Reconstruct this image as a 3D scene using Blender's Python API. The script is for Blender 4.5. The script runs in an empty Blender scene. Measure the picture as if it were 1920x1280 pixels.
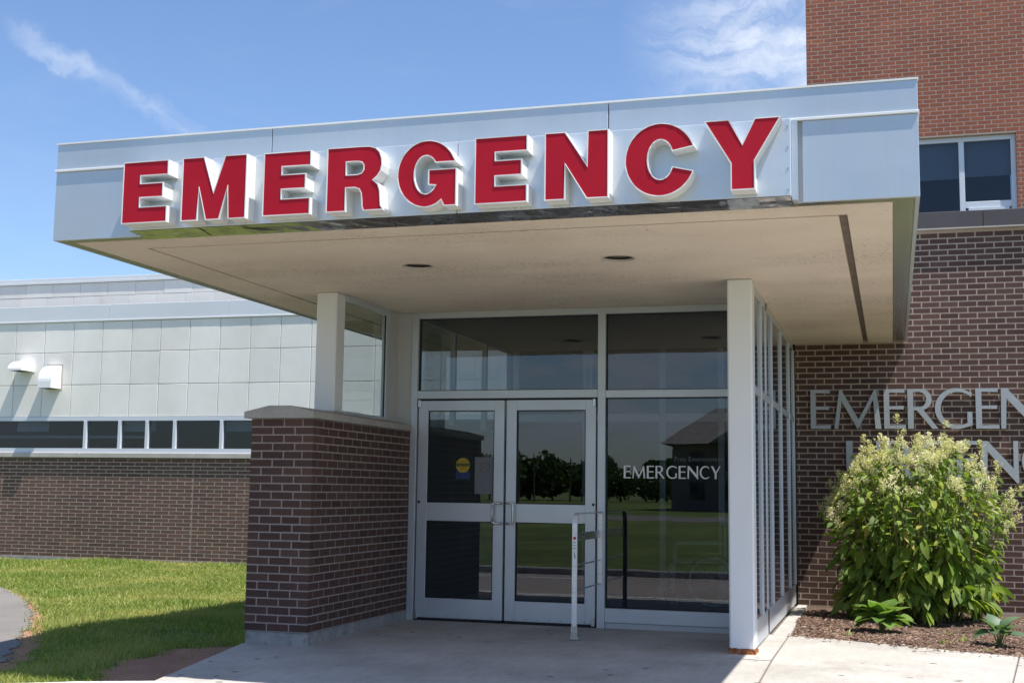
import bpy, math, random
import numpy as np
from mathutils import Vector, Matrix, Euler
from mathutils.geometry import tessellate_polygon
random.seed(7); rng = np.random.default_rng(7)
S = bpy.context.scene
COL = S.collection

# ------------------------------------------------------------------ camera
CAM = Vector((4.5661, -11.7039, 1.2637)); YAW, PIT, ROL, FPX = 0.2933, 0.1173, 0.0134, 2359.7
def cam_axes():
    f = Vector((-math.sin(YAW)*math.cos(PIT), math.cos(YAW)*math.cos(PIT), math.sin(PIT)))
    r = Vector((math.cos(YAW), math.sin(YAW), 0)); u = r.cross(f)
    c, s = math.cos(ROL), math.sin(ROL)
    return c*r + s*u, -s*r + c*u, f
AR, AU, AF = cam_axes()
cd = bpy.data.cameras.new('camera'); cam = bpy.data.objects.new('camera', cd); COL.objects.link(cam)
cam.matrix_world = Matrix(((AR.x, AU.x, -AF.x, CAM.x), (AR.y, AU.y, -AF.y, CAM.y), (AR.z, AU.z, -AF.z, CAM.z), (0, 0, 0, 1)))
cd.sensor_width = 36; cd.lens = 36*FPX/1920; cd.clip_start = 0.05; cd.clip_end = 3000
S.camera = cam

# ------------------------------------------------------------------ sky, sun, exposure
TOSUN = Vector((0.44, -0.15, 1.0)).normalized()
EL = math.asin(TOSUN.z); AZ = math.atan2(TOSUN.x, TOSUN.y)
w = bpy.data.worlds.new('World'); S.world = w; w.use_nodes = True
nt = w.node_tree; nt.nodes.clear()
def wn(t, **k):
    n = nt.nodes.new(t)
    for a, v in k.items(): setattr(n, a, v)
    return n
sky = wn('ShaderNodeTexSky', sky_type='NISHITA', sun_disc=False)
sky.sun_elevation = EL; sky.sun_rotation = AZ; sky.altitude = 0; sky.air_density = 1.0; sky.dust_density = 0.6; sky.ozone_density = 1.25
tc = wn('ShaderNodeTexCoord')
# cirrus: stretched, warped noise over the sky's own directions
mp = wn('ShaderNodeMapping'); mp.inputs['Rotation'].default_value = (0.0, math.radians(38), math.radians(20)); mp.inputs['Scale'].default_value = (2.2, 7.0, 7.5)
nz = wn('ShaderNodeTexNoise'); nz.inputs['Scale'].default_value = 1.7; nz.inputs['Detail'].default_value = 9; nz.inputs['Roughness'].default_value = 0.58; nz.inputs['Distortion'].default_value = 0.9
rp = wn('ShaderNodeValToRGB'); rp.color_ramp.elements[0].position = 0.53; rp.color_ramp.elements[1].position = 0.86
def streak(p0, p1, width, amp, warp, fray):
    """a wisp of cirrus lying along the great circle from p0 to p1: slow meander, fine frays, fibres drawn out along it"""
    a, b = p0.normalized(), p1.normalized(); n = a.cross(b).normalized(); m = ((a+b)/2).normalized(); half = a.angle(b)/2; ax = (b-a).normalized(); dn = m.cross(ax).normalized()
    vec = tc.outputs['Generated']
    for sc, am, de in ((7, warp, 3), (34, fray, 9)):
        nz2 = wn('ShaderNodeTexNoise'); nz2.inputs['Scale'].default_value = sc; nz2.inputs['Detail'].default_value = de; nz2.inputs['Roughness'].default_value = .6
        sub = wn('ShaderNodeVectorMath', operation='SUBTRACT'); sub.inputs[1].default_value = (.5, .5, .5); scl = wn('ShaderNodeVectorMath', operation='SCALE'); scl.inputs['Scale'].default_value = am
        addv = wn('ShaderNodeVectorMath', operation='ADD'); nt.links.new(tc.outputs['Generated'], nz2.inputs['Vector']); nt.links.new(nz2.outputs['Color'], sub.inputs[0]); nt.links.new(sub.outputs[0], scl.inputs[0])
        nt.links.new(vec, addv.inputs[0]); nt.links.new(scl.outputs[0], addv.inputs[1]); vec = addv.outputs[0]
    d1 = wn('ShaderNodeVectorMath', operation='DOT_PRODUCT'); d1.inputs[1].default_value = n; nt.links.new(vec, d1.inputs[0])
    ab = wn('ShaderNodeMath', operation='ABSOLUTE'); nt.links.new(d1.outputs['Value'], ab.inputs[0])
    m1 = wn('ShaderNodeMapRange', interpolation_type='SMOOTHSTEP'); m1.inputs[1].default_value = 0; m1.inputs[2].default_value = width; m1.inputs[3].default_value = 1; m1.inputs[4].default_value = 0; nt.links.new(ab.outputs[0], m1.inputs[0])
    d2 = wn('ShaderNodeVectorMath', operation='DOT_PRODUCT'); d2.inputs[1].default_value = m; nt.links.new(tc.outputs['Generated'], d2.inputs[0])
    m2 = wn('ShaderNodeMapRange', interpolation_type='SMOOTHSTEP'); m2.inputs[1].default_value = math.cos(half*1.15); m2.inputs[2].default_value = math.cos(half*.6); m2.inputs[3].default_value = 0; m2.inputs[4].default_value = amp; nt.links.new(d2.outputs['Value'], m2.inputs[0])
    mu = wn('ShaderNodeMath', operation='MULTIPLY'); nt.links.new(m1.outputs[0], mu.inputs[0]); nt.links.new(m2.outputs[0], mu.inputs[1])
    cv = []
    for v_, k in ((ax, 9.0), (dn, 34.0), (m, 9.0)):
        dp = wn('ShaderNodeVectorMath', operation='DOT_PRODUCT'); dp.inputs[1].default_value = v_*k; nt.links.new(vec, dp.inputs[0]); cv.append(dp.outputs['Value'])
    cb = wn('ShaderNodeCombineXYZ')
    for i in range(3): nt.links.new(cv[i], cb.inputs[i])
    fn = wn('ShaderNodeTexNoise'); fn.inputs['Scale'].default_value = 1.6; fn.inputs['Detail'].default_value = 7; fn.inputs['Roughness'].default_value = .6; nt.links.new(cb.outputs[0], fn.inputs['Vector'])
    fr_ = wn('ShaderNodeMapRange', interpolation_type='SMOOTHSTEP'); fr_.inputs[1].default_value = .28; fr_.inputs[2].default_value = .70; fr_.inputs[3].default_value = .15; fr_.inputs[4].default_value = 1; nt.links.new(fn.outputs['Fac'], fr_.inputs[0])
    m3 = wn('ShaderNodeMath', operation='MULTIPLY'); nt.links.new(mu.outputs[0], m3.inputs[0]); nt.links.new(fr_.outputs[0], m3.inputs[1])
    return m3.outputs[0]
nt.links.new(tc.outputs['Generated'], mp.inputs['Vector']); nt.links.new(mp.outputs[0], nz.inputs['Vector']); nt.links.new(nz.outputs['Fac'], rp.inputs['Fac'])
cl = wn('ShaderNodeMath', operation='MULTIPLY'); cl.inputs[1].default_value = .10; nt.links.new(rp.outputs['Color'], cl.inputs[0])
tot = cl.outputs[0]
for st in [(Vector((-0.6003, 0.7304, 0.3258)), Vector((-0.4852, 0.8367, 0.254)), .011, .42, .035, .034), (Vector((-0.1706, 0.9224, 0.3464)), Vector((0.2227, 0.9231, 0.3135)), .085, .85, .06, .04), (Vector((-0.0689, 0.9494, 0.3065)), Vector((0.2239, 0.9424, 0.2485)), .055, .8, .04, .03)]:
    ad = wn('ShaderNodeMath', operation='ADD', use_clamp=True); nt.links.new(tot, ad.inputs[0]); nt.links.new(streak(*st), ad.inputs[1]); tot = ad.outputs[0]
# low banks of fair-weather cloud all round the horizon
sx = wn('ShaderNodeSeparateXYZ'); nt.links.new(tc.outputs['Generated'], sx.inputs[0])
mp3 = wn('ShaderNodeMapping'); mp3.inputs['Scale'].default_value = (1, 1, 2.6); nt.links.new(tc.outputs['Generated'], mp3.inputs['Vector'])
n3 = wn('ShaderNodeTexNoise'); n3.inputs['Scale'].default_value = 9; n3.inputs['Detail'].default_value = 9; n3.inputs['Roughness'].default_value = .55; nt.links.new(mp3.outputs[0], n3.inputs['Vector'])
r3 = wn('ShaderNodeMapRange', interpolation_type='SMOOTHSTEP'); r3.inputs[1].default_value = .50; r3.inputs[2].default_value = .64; nt.links.new(n3.outputs['Fac'], r3.inputs[0])
lo3 = wn('ShaderNodeMapRange', interpolation_type='SMOOTHSTEP'); lo3.inputs[1].default_value = .01; lo3.inputs[2].default_value = .05; nt.links.new(sx.outputs['Z'], lo3.inputs[0])
hi3 = wn('ShaderNodeMapRange', interpolation_type='SMOOTHSTEP'); hi3.inputs[1].default_value = .10; hi3.inputs[2].default_value = .155; hi3.inputs[3].default_value = .8; hi3.inputs[4].default_value = 0; nt.links.new(sx.outputs['Z'], hi3.inputs[0])
k3 = wn('ShaderNodeMath', operation='MULTIPLY'); nt.links.new(lo3.outputs[0], k3.inputs[0]); nt.links.new(hi3.outputs[0], k3.inputs[1])
k4 = wn('ShaderNodeMath', operation='MULTIPLY'); nt.links.new(k3.outputs[0], k4.inputs[0]); nt.links.new(r3.outputs[0], k4.inputs[1])
a4 = wn('ShaderNodeMath', operation='ADD', use_clamp=True); nt.links.new(tot, a4.inputs[0]); nt.links.new(k4.outputs[0], a4.inputs[1]); tot = a4.outputs[0]
mx = wn('ShaderNodeMix', data_type='RGBA'); mx.inputs['B'].default_value = (4.9, 5.35, 6.1, 1)
wb = wn('ShaderNodeMix', data_type='RGBA', blend_type='MULTIPLY'); wb.inputs['Factor'].default_value = 1; wb.inputs['B'].default_value = (.80, .885, 1.03, 1); nt.links.new(sky.outputs[0], wb.inputs['A'])
nt.links.new(tot, mx.inputs['Factor']); nt.links.new(wb.outputs['Result'], mx.inputs['A'])
bg = wn('ShaderNodeBackground'); bg.inputs['Strength'].default_value = 0.12
out = wn('ShaderNodeOutputWorld'); nt.links.new(mx.outputs['Result'], bg.inputs['Color']); nt.links.new(bg.outputs[0], out.inputs['Surface'])
sd = bpy.data.lights.new('sun', 'SUN'); sd.energy = 5.0; sd.angle = math.radians(0.5); sd.color = (1.0, 0.955, 0.88)
sun = bpy.data.objects.new('sun', sd); COL.objects.link(sun); sun.location = (10, -8, 20)
sun.rotation_euler = TOSUN.to_track_quat('Z', 'Y').to_euler()
S.view_settings.view_transform = 'Standard'; S.view_settings.look = 'None'; S.view_settings.gamma = 1; S.view_settings.exposure = 0.58
S.view_settings.use_curve_mapping = False
S.cycles.transparent_max_bounces = 24; S.cycles.max_bounces = 10; S.cycles.glossy_bounces = 5

# ------------------------------------------------------------------ materials
class M:
    """small node-material builder"""
    def __init__(s, name):
        s.m = bpy.data.materials.new(name); s.m.use_nodes = True; s.t = s.m.node_tree; s.t.nodes.clear()
        s.out = s.n('ShaderNodeOutputMaterial'); s.b = s.n('ShaderNodeBsdfPrincipled'); s.l(s.b.outputs[0], s.out.inputs['Surface'])
        s.co = s.n('ShaderNodeNewGeometry').outputs['Position']
    def n(s, t, **k):
        x = s.t.nodes.new(t)
        for a, v in k.items(): setattr(x, a, v)
        return x
    def l(s, a, b): s.t.links.new(a, b)
    def noise(s, scale, detail=5, rough=.6, vec=None, stretch=None):
        x = s.n('ShaderNodeTexNoise'); x.inputs['Scale'].default_value = scale; x.inputs['Detail'].default_value = detail; x.inputs['Roughness'].default_value = rough
        v = vec or s.co
        if stretch:
            mp = s.n('ShaderNodeMapping'); mp.inputs['Scale'].default_value = stretch; s.l(v, mp.inputs['Vector']); v = mp.outputs[0]
        s.l(v, x.inputs['Vector']); return x.outputs['Fac']
    def ramp(s, fac, stops, interp='LINEAR'):
        r = s.n('ShaderNodeValToRGB'); r.color_ramp.interpolation = interp
        e = r.color_ramp.elements
        while len(e) < len(stops): e.new(.5)
        for i, (p, c) in enumerate(stops):
            e[i].position = p; e[i].color = (c, c, c, 1) if isinstance(c, (int, float)) else (*c, 1)
        s.l(fac, r.inputs['Fac']); return r.outputs['Color']
    def mix(s, f, a, b, mode='MIX'):
        x = s.n('ShaderNodeMix', data_type='RGBA', blend_type=mode)
        for v, k in ((f, 'Factor'), (a, 'A'), (b, 'B')):
            i = x.inputs[k]
            if isinstance(v, (int, float)): i.default_value = v if k == 'Factor' else (v, v, v, 1)
            elif isinstance(v, tuple): i.default_value = (*v, 1)
            else: s.l(v, i)
        return x.outputs['Result']
    def math(s, op, a, b=0):
        x = s.n('ShaderNodeMath', operation=op)
        for v, i in ((a, 0), (b, 1)):
            if isinstance(v, (int, float)): x.inputs[i].default_value = v
            else: s.l(v, x.inputs[i])
        return x.outputs[0]
    def set(s, **k):
        for a, v in k.items():
            i = s.b.inputs[a.replace('_', ' ')]
            if isinstance(v, (int, float)): i.default_value = v
            elif isinstance(v, tuple): i.default_value = (*v, 1)
            else: s.l(v, i)
        return s
    def bump(s, h, strength=.3, dist=.01):
        b = s.n('ShaderNodeBump'); b.inputs['Strength'].default_value = strength; b.inputs['Distance'].default_value = dist
        s.l(h, b.inputs['Height']); s.l(b.outputs[0], s.b.inputs['Normal']); return s

def paint(name, c, rough=.4, metal=0, var=.06, scale=3, bump=0.0, bscale=40):
    k = M(name); f = k.noise(scale, 6)
    lo = tuple(x*(1-var*1.6) for x in c); hi = tuple(min(1, x*(1+var)) for x in c)
    k.set(Base_Color=k.ramp(f, [(.3, lo), (.7, hi)]), Roughness=k.ramp(k.noise(scale*4, 4), [(.3, rough*.85), (.7, min(1, rough*1.15))]), Metallic=metal)
    if bump: k.bump(k.noise(bscale, 6), bump, .004)
    return k.m

def brick_mat(name, cols, gscale=90):
    k = M(name)
    oi = k.n('ShaderNodeObjectInfo').outputs['Random']; isl = k.n('ShaderNodeNewGeometry').outputs['Random Per Island']
    r = k.math('FRACT', k.math('ADD', oi, isl))
    n = len(cols); c = k.ramp(r, [(i/(n-1), cols[i]) for i in range(n)])
    c = k.mix(.55, c, k.ramp(k.noise(gscale, 6, .7), [(.25, .55), (.75, 1.3)]), 'MULTIPLY')
    c = k.mix(.5, c, k.ramp(k.noise(.7, 6, .65), [(.3, .62), (.7, 1.28)]), 'MULTIPLY')
    k.set(Base_Color=c, Roughness=.82); k.b.inputs['Specular IOR Level'].default_value = .3
    k.bump(k.noise(180, 5, .7), .5, .002)
    return k.m

MAT = {}
MAT['brick_dark'] = brick_mat('brick_dark', [(.096, .052, .041), (.080, .044, .037), (.108, .058, .046), (.086, .049, .041), (.118, .066, .051), (.071, .039, .033)])
MAT['brick_brown'] = brick_mat('brick_brown', [(.145, .080, .060), (.116, .066, .051), (.165, .092, .068), (.13, .076, .060), (.155, .086, .064)])
MAT['brick_red'] = brick_mat('brick_red', [(.33, .104, .062), (.305, .098, .060), (.35, .116, .070), (.28, .092, .060), (.32, .108, .068), (.295, .096, .062), (.37, .125, .068), (.26, .086, .058)])
def mortar(name, c):
    k = M(name); k.set(Base_Color=k.mix(.6, c, k.ramp(k.noise(60, 5), [(.3, .7), (.7, 1.15)]), 'MULTIPLY'), Roughness=.95); k.bump(k.noise(220, 3), .4, .002); return k.m
MAT['mortar'] = mortar('mortar_buff', (.42, .33, .265))
MAT['mortar_light'] = mortar('mortar_light_buff', (.48, .39, .315))
MAT['mortar_dark'] = mortar('mortar_taupe', (.32, .26, .235))
def fascia(name, c, rough, metal):
    k = M(name); col = k.ramp(k.noise(.8, 5), [(.3, tuple(x*.95 for x in c)), (.7, tuple(x*1.03 for x in c))])
    st = k.ramp(k.noise(2.0, 5, .65, stretch=(14, 14, .5)), [(.35, .88), (.62, 1.03)])
    k.set(Base_Color=k.mix(.16, col, st, 'MULTIPLY'), Metallic=metal, Roughness=k.ramp(k.noise(3, 5), [(.3, rough*.8), (.7, rough*1.25)]))
    k.bump(k.noise(1.6, 3, .4, stretch=(1, 1, 1.6)), .35, .03); return k.m
MAT['silver'] = fascia('silver_fascia_paint', (.55, .595, .64), .34, .5)
MAT['silver_white'] = paint('pale_trim_paint', (.78, .79, .80), .4, 0, .02, 2)
MAT['mirror_sheet'] = (lambda k: (k.set(Base_Color=k.ramp(k.noise(5, 4), [(.3, (.42, .42, .41)), (.7, (.56, .56, .55))]), Metallic=.9, Roughness=k.ramp(k.noise(9, 4), [(.3, .10), (.7, .24)])), k.bump(k.noise(3.5, 3), .25, .05), k.m)[-1])(M('bare_metal_sheet'))
MAT['soffit_metal'] = paint('soffit_border_metal', (.42, .43, .40), .22, .8, .05, 2)
def stucco():
    k = M('beige_stucco')
    base = k.ramp(k.noise(1.3, 5), [(.3, (.70, .595, .485)), (.7, (.79, .685, .57))])
    band = k.noise(.9, 4, .55, stretch=(.5, 1.5, 1)); mask = k.ramp(band, [(.42, 0), (.62, 1)])
    spk = k.ramp(k.noise(48, 2, .5), [(.56, 0), (.64, 1)])
    c = k.mix(k.math('MULTIPLY', k.math('MULTIPLY', spk, mask), .55), base, (.25, .20, .15))
    c = k.mix(k.math('MULTIPLY', mask, .16), c, (.40, .34, .25))
    spk2 = k.ramp(k.noise(24, 2, .5), [(.71, 0), (.75, 1)]); c = k.mix(k.math('MULTIPLY', spk2, .6), c, (.2, .16, .12))
    k.set(Base_Color=c, Roughness=.95); k.bump(k.noise(140, 5, .75), .6, .003); return k.m
MAT['stucco'] = stucco()
MAT['groove'] = paint('groove_brown', (.17, .135, .11), .8, 0, .15, 6)
MAT['red'] = (lambda k: (k.set(Base_Color=k.ramp(k.noise(2.2, 6), [(.3, (.43, .004, .018)), (.7, (.50, .009, .027))]), Roughness=.5, Specular_IOR_Level=.25), k.m)[-1])(M('red_acrylic_face'))
MAT['letter_white'] = paint('letter_return_white', (.80, .80, .79), .45, 0, .04, 6)
MAT['sign_back'] = fascia('sign_back_silver', (.64, .68, .72), .32, .45)
MAT['col_white'] = paint('column_white_paint', (.74, .745, .755), .38, 0, .02, 1.5)
MAT['alu'] = paint('anodised_aluminium', (.55, .58, .62), .36, .35, .04, 2.2)
MAT['alu_panel'] = paint('grey_panel_paint', (.50, .50, .50), .5, .1, .03, 1.5)
MAT['steel'] = paint('stainless_steel', (.60, .60, .60), .28, .95, .04, 8)
MAT['rail_alu'] = paint('rail_aluminium', (.72, .73, .75), .34, .35, .04, 8)
MAT['dark'] = paint('dark_rubber', (.02, .02, .022), .7)
MAT['brushed'] = paint('brushed_letter_metal', (.40, .42, .435), .45, .3, .05, 5)
MAT['flashing'] = paint('brown_flashing', (.085, .072, .072), .42, .2, .05, 1.5)
MAT['flash_line'] = paint('flashing_drip', (.45, .40, .36), .5)
MAT['window_frame'] = paint('window_frame_white', (.66, .69, .74), .4, .1, .02, 3)
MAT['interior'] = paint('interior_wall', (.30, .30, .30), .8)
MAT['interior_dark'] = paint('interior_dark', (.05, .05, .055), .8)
MAT['blind'] = paint('window_blind', (.42, .44, .44), .8)
MAT['stone'] = (lambda k: (k.set(Base_Color=k.mix(.5, k.ramp(k.noise(4, 6), [(.3, (.36, .33, .30)), (.7, (.46, .43, .395))]), k.ramp(k.noise(70, 5), [(.35, .7), (.7, 1.1)]), 'MULTIPLY'), Roughness=.9), k.bump(k.noise(90, 6), .4, .003), k.m)[-1])(M('coping_stone'))
MAT['sill_stone'] = paint('sill_stone', (.50, .46, .41), .85, 0, .12, 2, .3, 60)
def footing():
    k = M('footing_concrete'); c = k.ramp(k.noise(5, 7, .65), [(.3, (.24, .23, .22)), (.7, (.38, .37, .355))])
    st = k.ramp(k.noise(9, 6, .7), [(.52, 0), (.66, 1)]); c = k.mix(k.math('MULTIPLY', st, .55), c, (.12, .115, .11))
    k.set(Base_Color=c, Roughness=.92); k.bump(k.noise(45, 7, .7), .6, .01); return k.m
MAT['footing'] = footing()
def concrete(name, a, b):
    k = M(name); c = k.ramp(k.noise(1.1, 7, .62), [(.3, a), (.7, b)])
    c = k.mix(.5, c, k.ramp(k.noise(35, 6, .7), [(.3, .74), (.7, 1.16)]), 'MULTIPLY')
    c = k.mix(.35, c, k.ramp(k.noise(3, 5, .6, stretch=(6, 1, 1)), [(.35, .8), (.65, 1.1)]), 'MULTIPLY')
    st = k.ramp(k.noise(.9, 6, .7), [(.50, 0), (.68, 1)]); c = k.mix(k.math('MULTIPLY', st, .42), c, (.21, .19, .155))
    v = k.n('ShaderNodeTexVoronoi'); v.inputs['Scale'].default_value = 5.2; v.inputs['Randomness'].default_value = 1
    wv = k.n('ShaderNodeVectorMath', operation='ADD'); k.l(k.co, wv.inputs[0])
    nn = k.n('ShaderNodeTexNoise'); nn.inputs['Scale'].default_value = 30; sc = k.n('ShaderNodeVectorMath', operation='SCALE'); sc.inputs['Scale'].default_value = .04
    k.l(k.co, nn.inputs['Vector']); k.l(nn.outputs['Color'], sc.inputs[0]); k.l(sc.outputs[0], wv.inputs[1]); k.l(wv.outputs[0], v.inputs['Vector'])
    gum = k.ramp(v.outputs['Distance'], [(.11, 1), (.16, 0)]); pick = k.ramp(v.outputs['Color'], [(.55, 0), (.6, 1)])
    c = k.mix(k.math('MULTIPLY', k.math('MULTIPLY', gum, pick), .7), c, (.05, .05, .05))
    k.set(Base_Color=c, Roughness=.9); k.bump(k.noise(160, 6, .7), .35, .003); return k.m
MAT['concrete'] = concrete('slab_concrete', (.38, .36, .325), (.51, .48, .44))
MAT['asphalt'] = (lambda k: (k.set(Base_Color=k.mix(.6, k.ramp(k.noise(.7, 6), [(.3, (.155, .142, .13)), (.7, (.225, .205, .19))]), k.ramp(k.noise(120, 4, .8), [(.3, .5), (.7, 1.5)]), 'MULTIPLY'), Roughness=.9), k.bump(k.noise(150, 4), .7, .006), k.m)[-1])(M('asphalt'))
MAT['drive'] = (lambda k: (k.set(Base_Color=k.mix(.6, k.ramp(k.noise(.3, 6), [(.3, (.24, .20, .175)), (.7, (.33, .285, .25))]), k.ramp(k.noise(90, 4, .8), [(.3, .5), (.7, 1.5)]), 'MULTIPLY'), Roughness=.9), k.m)[-1])(M('drive_asphalt'))
MAT['dirt'] = (lambda k: (k.set(Base_Color=k.mix(.6, k.ramp(k.noise(4, 7, .7), [(.3, (.33, .155, .095)), (.7, (.48, .265, .175))]), k.ramp(k.noise(60, 5, .8), [(.3, .6), (.7, 1.3)]), 'MULTIPLY'), Roughness=1), k.bump(k.noise(40, 7, .75), .9, .02), k.m)[-1])(M('red_dirt'))
MAT['mulch_bed'] = (lambda k: (k.set(Base_Color=k.mix(.7, k.ramp(k.noise(9, 7, .7), [(.3, (.10, .060, .040)), (.7, (.21, .135, .095))]), k.ramp(k.noise(80, 5, .8), [(.3, .45), (.7, 1.4)]), 'MULTIPLY'), Roughness=1), k.bump(k.noise(55, 7, .75), 1, .03), k.m)[-1])(M('mulch_soil'))
def chip():
    k = M('mulch_chips'); r = k.n('ShaderNodeNewGeometry').outputs['Random Per Island']
    k.set(Base_Color=k.ramp(r, [(0, (.09, .05, .033)), (.5, (.17, .10, .07)), (.85, (.25, .165, .115)), (1, (.36, .28, .22))]), Roughness=.95); return k.m
MAT['chip'] = chip()
def soil_lawn():
    k = M('lawn_soil'); c = k.ramp(k.noise(1.2, 6), [(.3, (.075, .115, .020)), (.7, (.15, .19, .038))])
    c = k.mix(.7, c, k.ramp(k.noise(.09, 5, .7), [(.35, .45), (.65, 1.5)]), 'MULTIPLY')
    k.set(Base_Color=k.mix(.6, c, k.ramp(k.noise(40, 6, .8), [(.3, .5), (.7, 1.4)]), 'MULTIPLY'), Roughness=1); k.bump(k.noise(60, 6), .8, .03); return k.m
MAT['lawn'] = soil_lawn()
def leafy(name, stops, rscale=None, transl=.35, patch=None, gloss=.45):
    k = M(name); g = k.n('ShaderNodeNewGeometry'); oi = k.n('ShaderNodeObjectInfo').outputs['Random']
    r = k.math('FRACT', k.math('ADD', g.outputs['Random Per Island'], oi)); c = k.ramp(r, stops)
    if patch: c = k.mix(k.ramp(k.noise(patch[0], 5), [(.42, 0), (.66, 1)]), c, patch[1]) if len(patch) == 2 else c
    k.set(Base_Color=c, Roughness=gloss); k.b.inputs['Specular IOR Level'].default_value = .35
    tr = k.n('ShaderNodeBsdfTranslucent'); k.l(k.mix(1, c, (1.25, 1.35, .6), 'MULTIPLY'), tr.inputs['Color'])
    ms = k.n('ShaderNodeMixShader'); ms.inputs[0].default_value = transl; k.l(k.b.outputs[0], ms.inputs[1]); k.l(tr.outputs[0], ms.inputs[2]); k.l(ms.outputs[0], k.out.inputs['Surface'])
    return k.m
MAT['blade'] = leafy('grass_blades', [(0, (.12, .175, .030)), (.45, (.195, .275, .046)), (.8, (.285, .345, .078)), (1, (.46, .42, .20))], patch=(.75, (.40, .385, .125)), gloss=.6)
MAT['leaf'] = leafy('shrub_leaves', [(0, (.085, .15, .024)), (.35, (.15, .235, .034)), (.7, (.225, .31, .048)), (.93, (.32, .39, .08)), (1, (.42, .36, .09))], transl=.42, gloss=.55)
MAT['hosta'] = leafy('hosta_leaves', [(0, (.10, .20, .04)), (.5, (.15, .26, .055)), (1, (.21, .31, .08))])
MAT['hosta_blue'] = leafy('blue_hosta_leaves', [(0, (.09, .17, .09)), (.5, (.12, .20, .115)), (1, (.16, .25, .14))])
MAT['flower'] = leafy('cream_flowers', [(0, (.58, .54, .30)), (.5, (.74, .70, .46)), (1, (.84, .81, .62))], transl=.3, gloss=.7)
MAT['stem'] = paint('green_stem', (.15, .17, .05), .6, 0, .2, 8)
MAT['bark'] = paint('tree_bark', (.10, .08, .065), .9, 0, .3, 6, .5)
MAT['tree_leaf'] = leafy('tree_foliage', [(0, (.035, .07, .018)), (.5, (.05, .095, .024)), (1, (.075, .125, .03))])
MAT['panel'] = None
def panels():
    k = M('cement_panel'); oi = k.n('ShaderNodeObjectInfo').outputs['Random']
    c = k.ramp(k.noise(1.6, 6, .6, stretch=(1, 1, .5)), [(.3, (.80, .765, .695)), (.7, (.88, .85, .79))])
    c = k.mix(.9, c, k.ramp(oi, [(0, .93), (1, 1.05)]), 'MULTIPLY')
    k.set(Base_Color=c, Roughness=.75); k.bump(k.noise(1.5, 3), .15, .04); return k.m
MAT['panel'] = panels()
MAT['panel_trim'] = paint('panel_cap_white', (.70, .71, .72), .5, 0, .03, 1)
MAT['panel_joint'] = paint('panel_joint', (.42, .42, .41), .8)
MAT['cap_panel'] = paint('grey_cap_panel', (.72, .735, .76), .42, .1, .03, .6)
MAT['hood'] = paint('hood_white', (.84, .84, .83), .5, 0, .02, 3)
MAT['roof'] = paint('house_shingles', (.22, .20, .18), .9, 0, .2, 2)
MAT['siding'] = paint('house_siding', (.24, .21, .19), .85, 0, .1, 1)
MAT['wood_pole'] = paint('pole_wood', (.12, .10, .08), .9, 0, .2, 3)
MAT['kerb'] = (lambda k: (k.set(Base_Color=k.mix(k.ramp(k.noise(18, 6, .75), [(.45, 0), (.6, 1)]), (.72, .72, .70), (.42, .40, .38)), Roughness=.9), k.bump(k.noise(60, 5), .5, .006), k.m)[-1])(M('worn_white_kerb'))
MAT['rust'] = (lambda k: (k.set(Base_Color=k.ramp(k.noise(45, 6, .75), [(.35, (.12, .028, .01)), (.55, (.34, .11, .03)), (.72, (.62, .54, .46))]), Roughness=.95), k.bump(k.noise(70, 6, .8), 1, .006), k.m)[-1])(M('rust'))
def flat(name, c, rough=.6):
    k = M(name); k.set(Base_Color=k.ramp(k.noise(30, 3), [(.3, tuple(x*.95 for x in c)), (.7, c)]), Roughness=rough); return k.m
MAT['decal_white'] = flat('white_vinyl', (.78, .78, .78)); MAT['decal_grey'] = flat('grey_vinyl', (.11, .11, .12)); MAT['yellow'] = flat('yellow_vinyl', (.40, .29, .02))
MAT['blue'] = flat('blue_vinyl', (.02, .04, .13)); MAT['black'] = flat('black_vinyl', (.02, .02, .02)); MAT['paper'] = flat('paper_dimmed', (.15, .16, .175)); MAT['redink'] = flat('red_ink', (.45, .04, .04))  # notice paper: dimming as if behind the glass is put into its colour
def glass(name, tint, ior, rough=0.0):
    k = M(name); k.t.nodes.remove(k.b)
    tr = k.n('ShaderNodeBsdfTransparent'); tr.inputs['Color'].default_value = (*tint, 1)
    gl = k.n('ShaderNodeBsdfGlossy'); gl.inputs['Roughness'].default_value = rough; gl.inputs['Color'].default_value = (.92, .95, 1, 1)
    bp = k.n('ShaderNodeBump'); bp.inputs['Strength'].default_value = .015; bp.inputs['Distance'].default_value = .02; k.l(k.noise(1.3, 2), bp.inputs['Height']); k.l(bp.outputs[0], gl.inputs['Normal'])
    ge = k.n('ShaderNodeNewGeometry'); dt = k.n('ShaderNodeVectorMath', operation='DOT_PRODUCT'); k.l(ge.outputs['Incoming'], dt.inputs[0]); k.l(ge.outputs['Normal'], dt.inputs[1])
    f0 = ior; cs = k.math('ABSOLUTE', dt.outputs['Value']); sch = k.math('ADD', k.math('MULTIPLY', k.math('POWER', k.math('SUBTRACT', 1.0, cs), 5.0), 1-f0), f0)   # Schlick reflectance of one pane surface
    ms = k.n('ShaderNodeMixShader'); k.l(sch, ms.inputs[0]); k.l(tr.outputs[0], ms.inputs[1]); k.l(gl.outputs[0], ms.inputs[2]); k.l(ms.outputs[0], k.out.inputs['Surface'])
    return k.m
MAT['glass'] = glass('entrance_glass', (.60, .64, .66), .066)
MAT['glass_clear'] = glass('wing_glass', (.80, .82, .81), .045)
MAT['glass_dark'] = glass('window_glass', (.60, .65, .70), .032)

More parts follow.
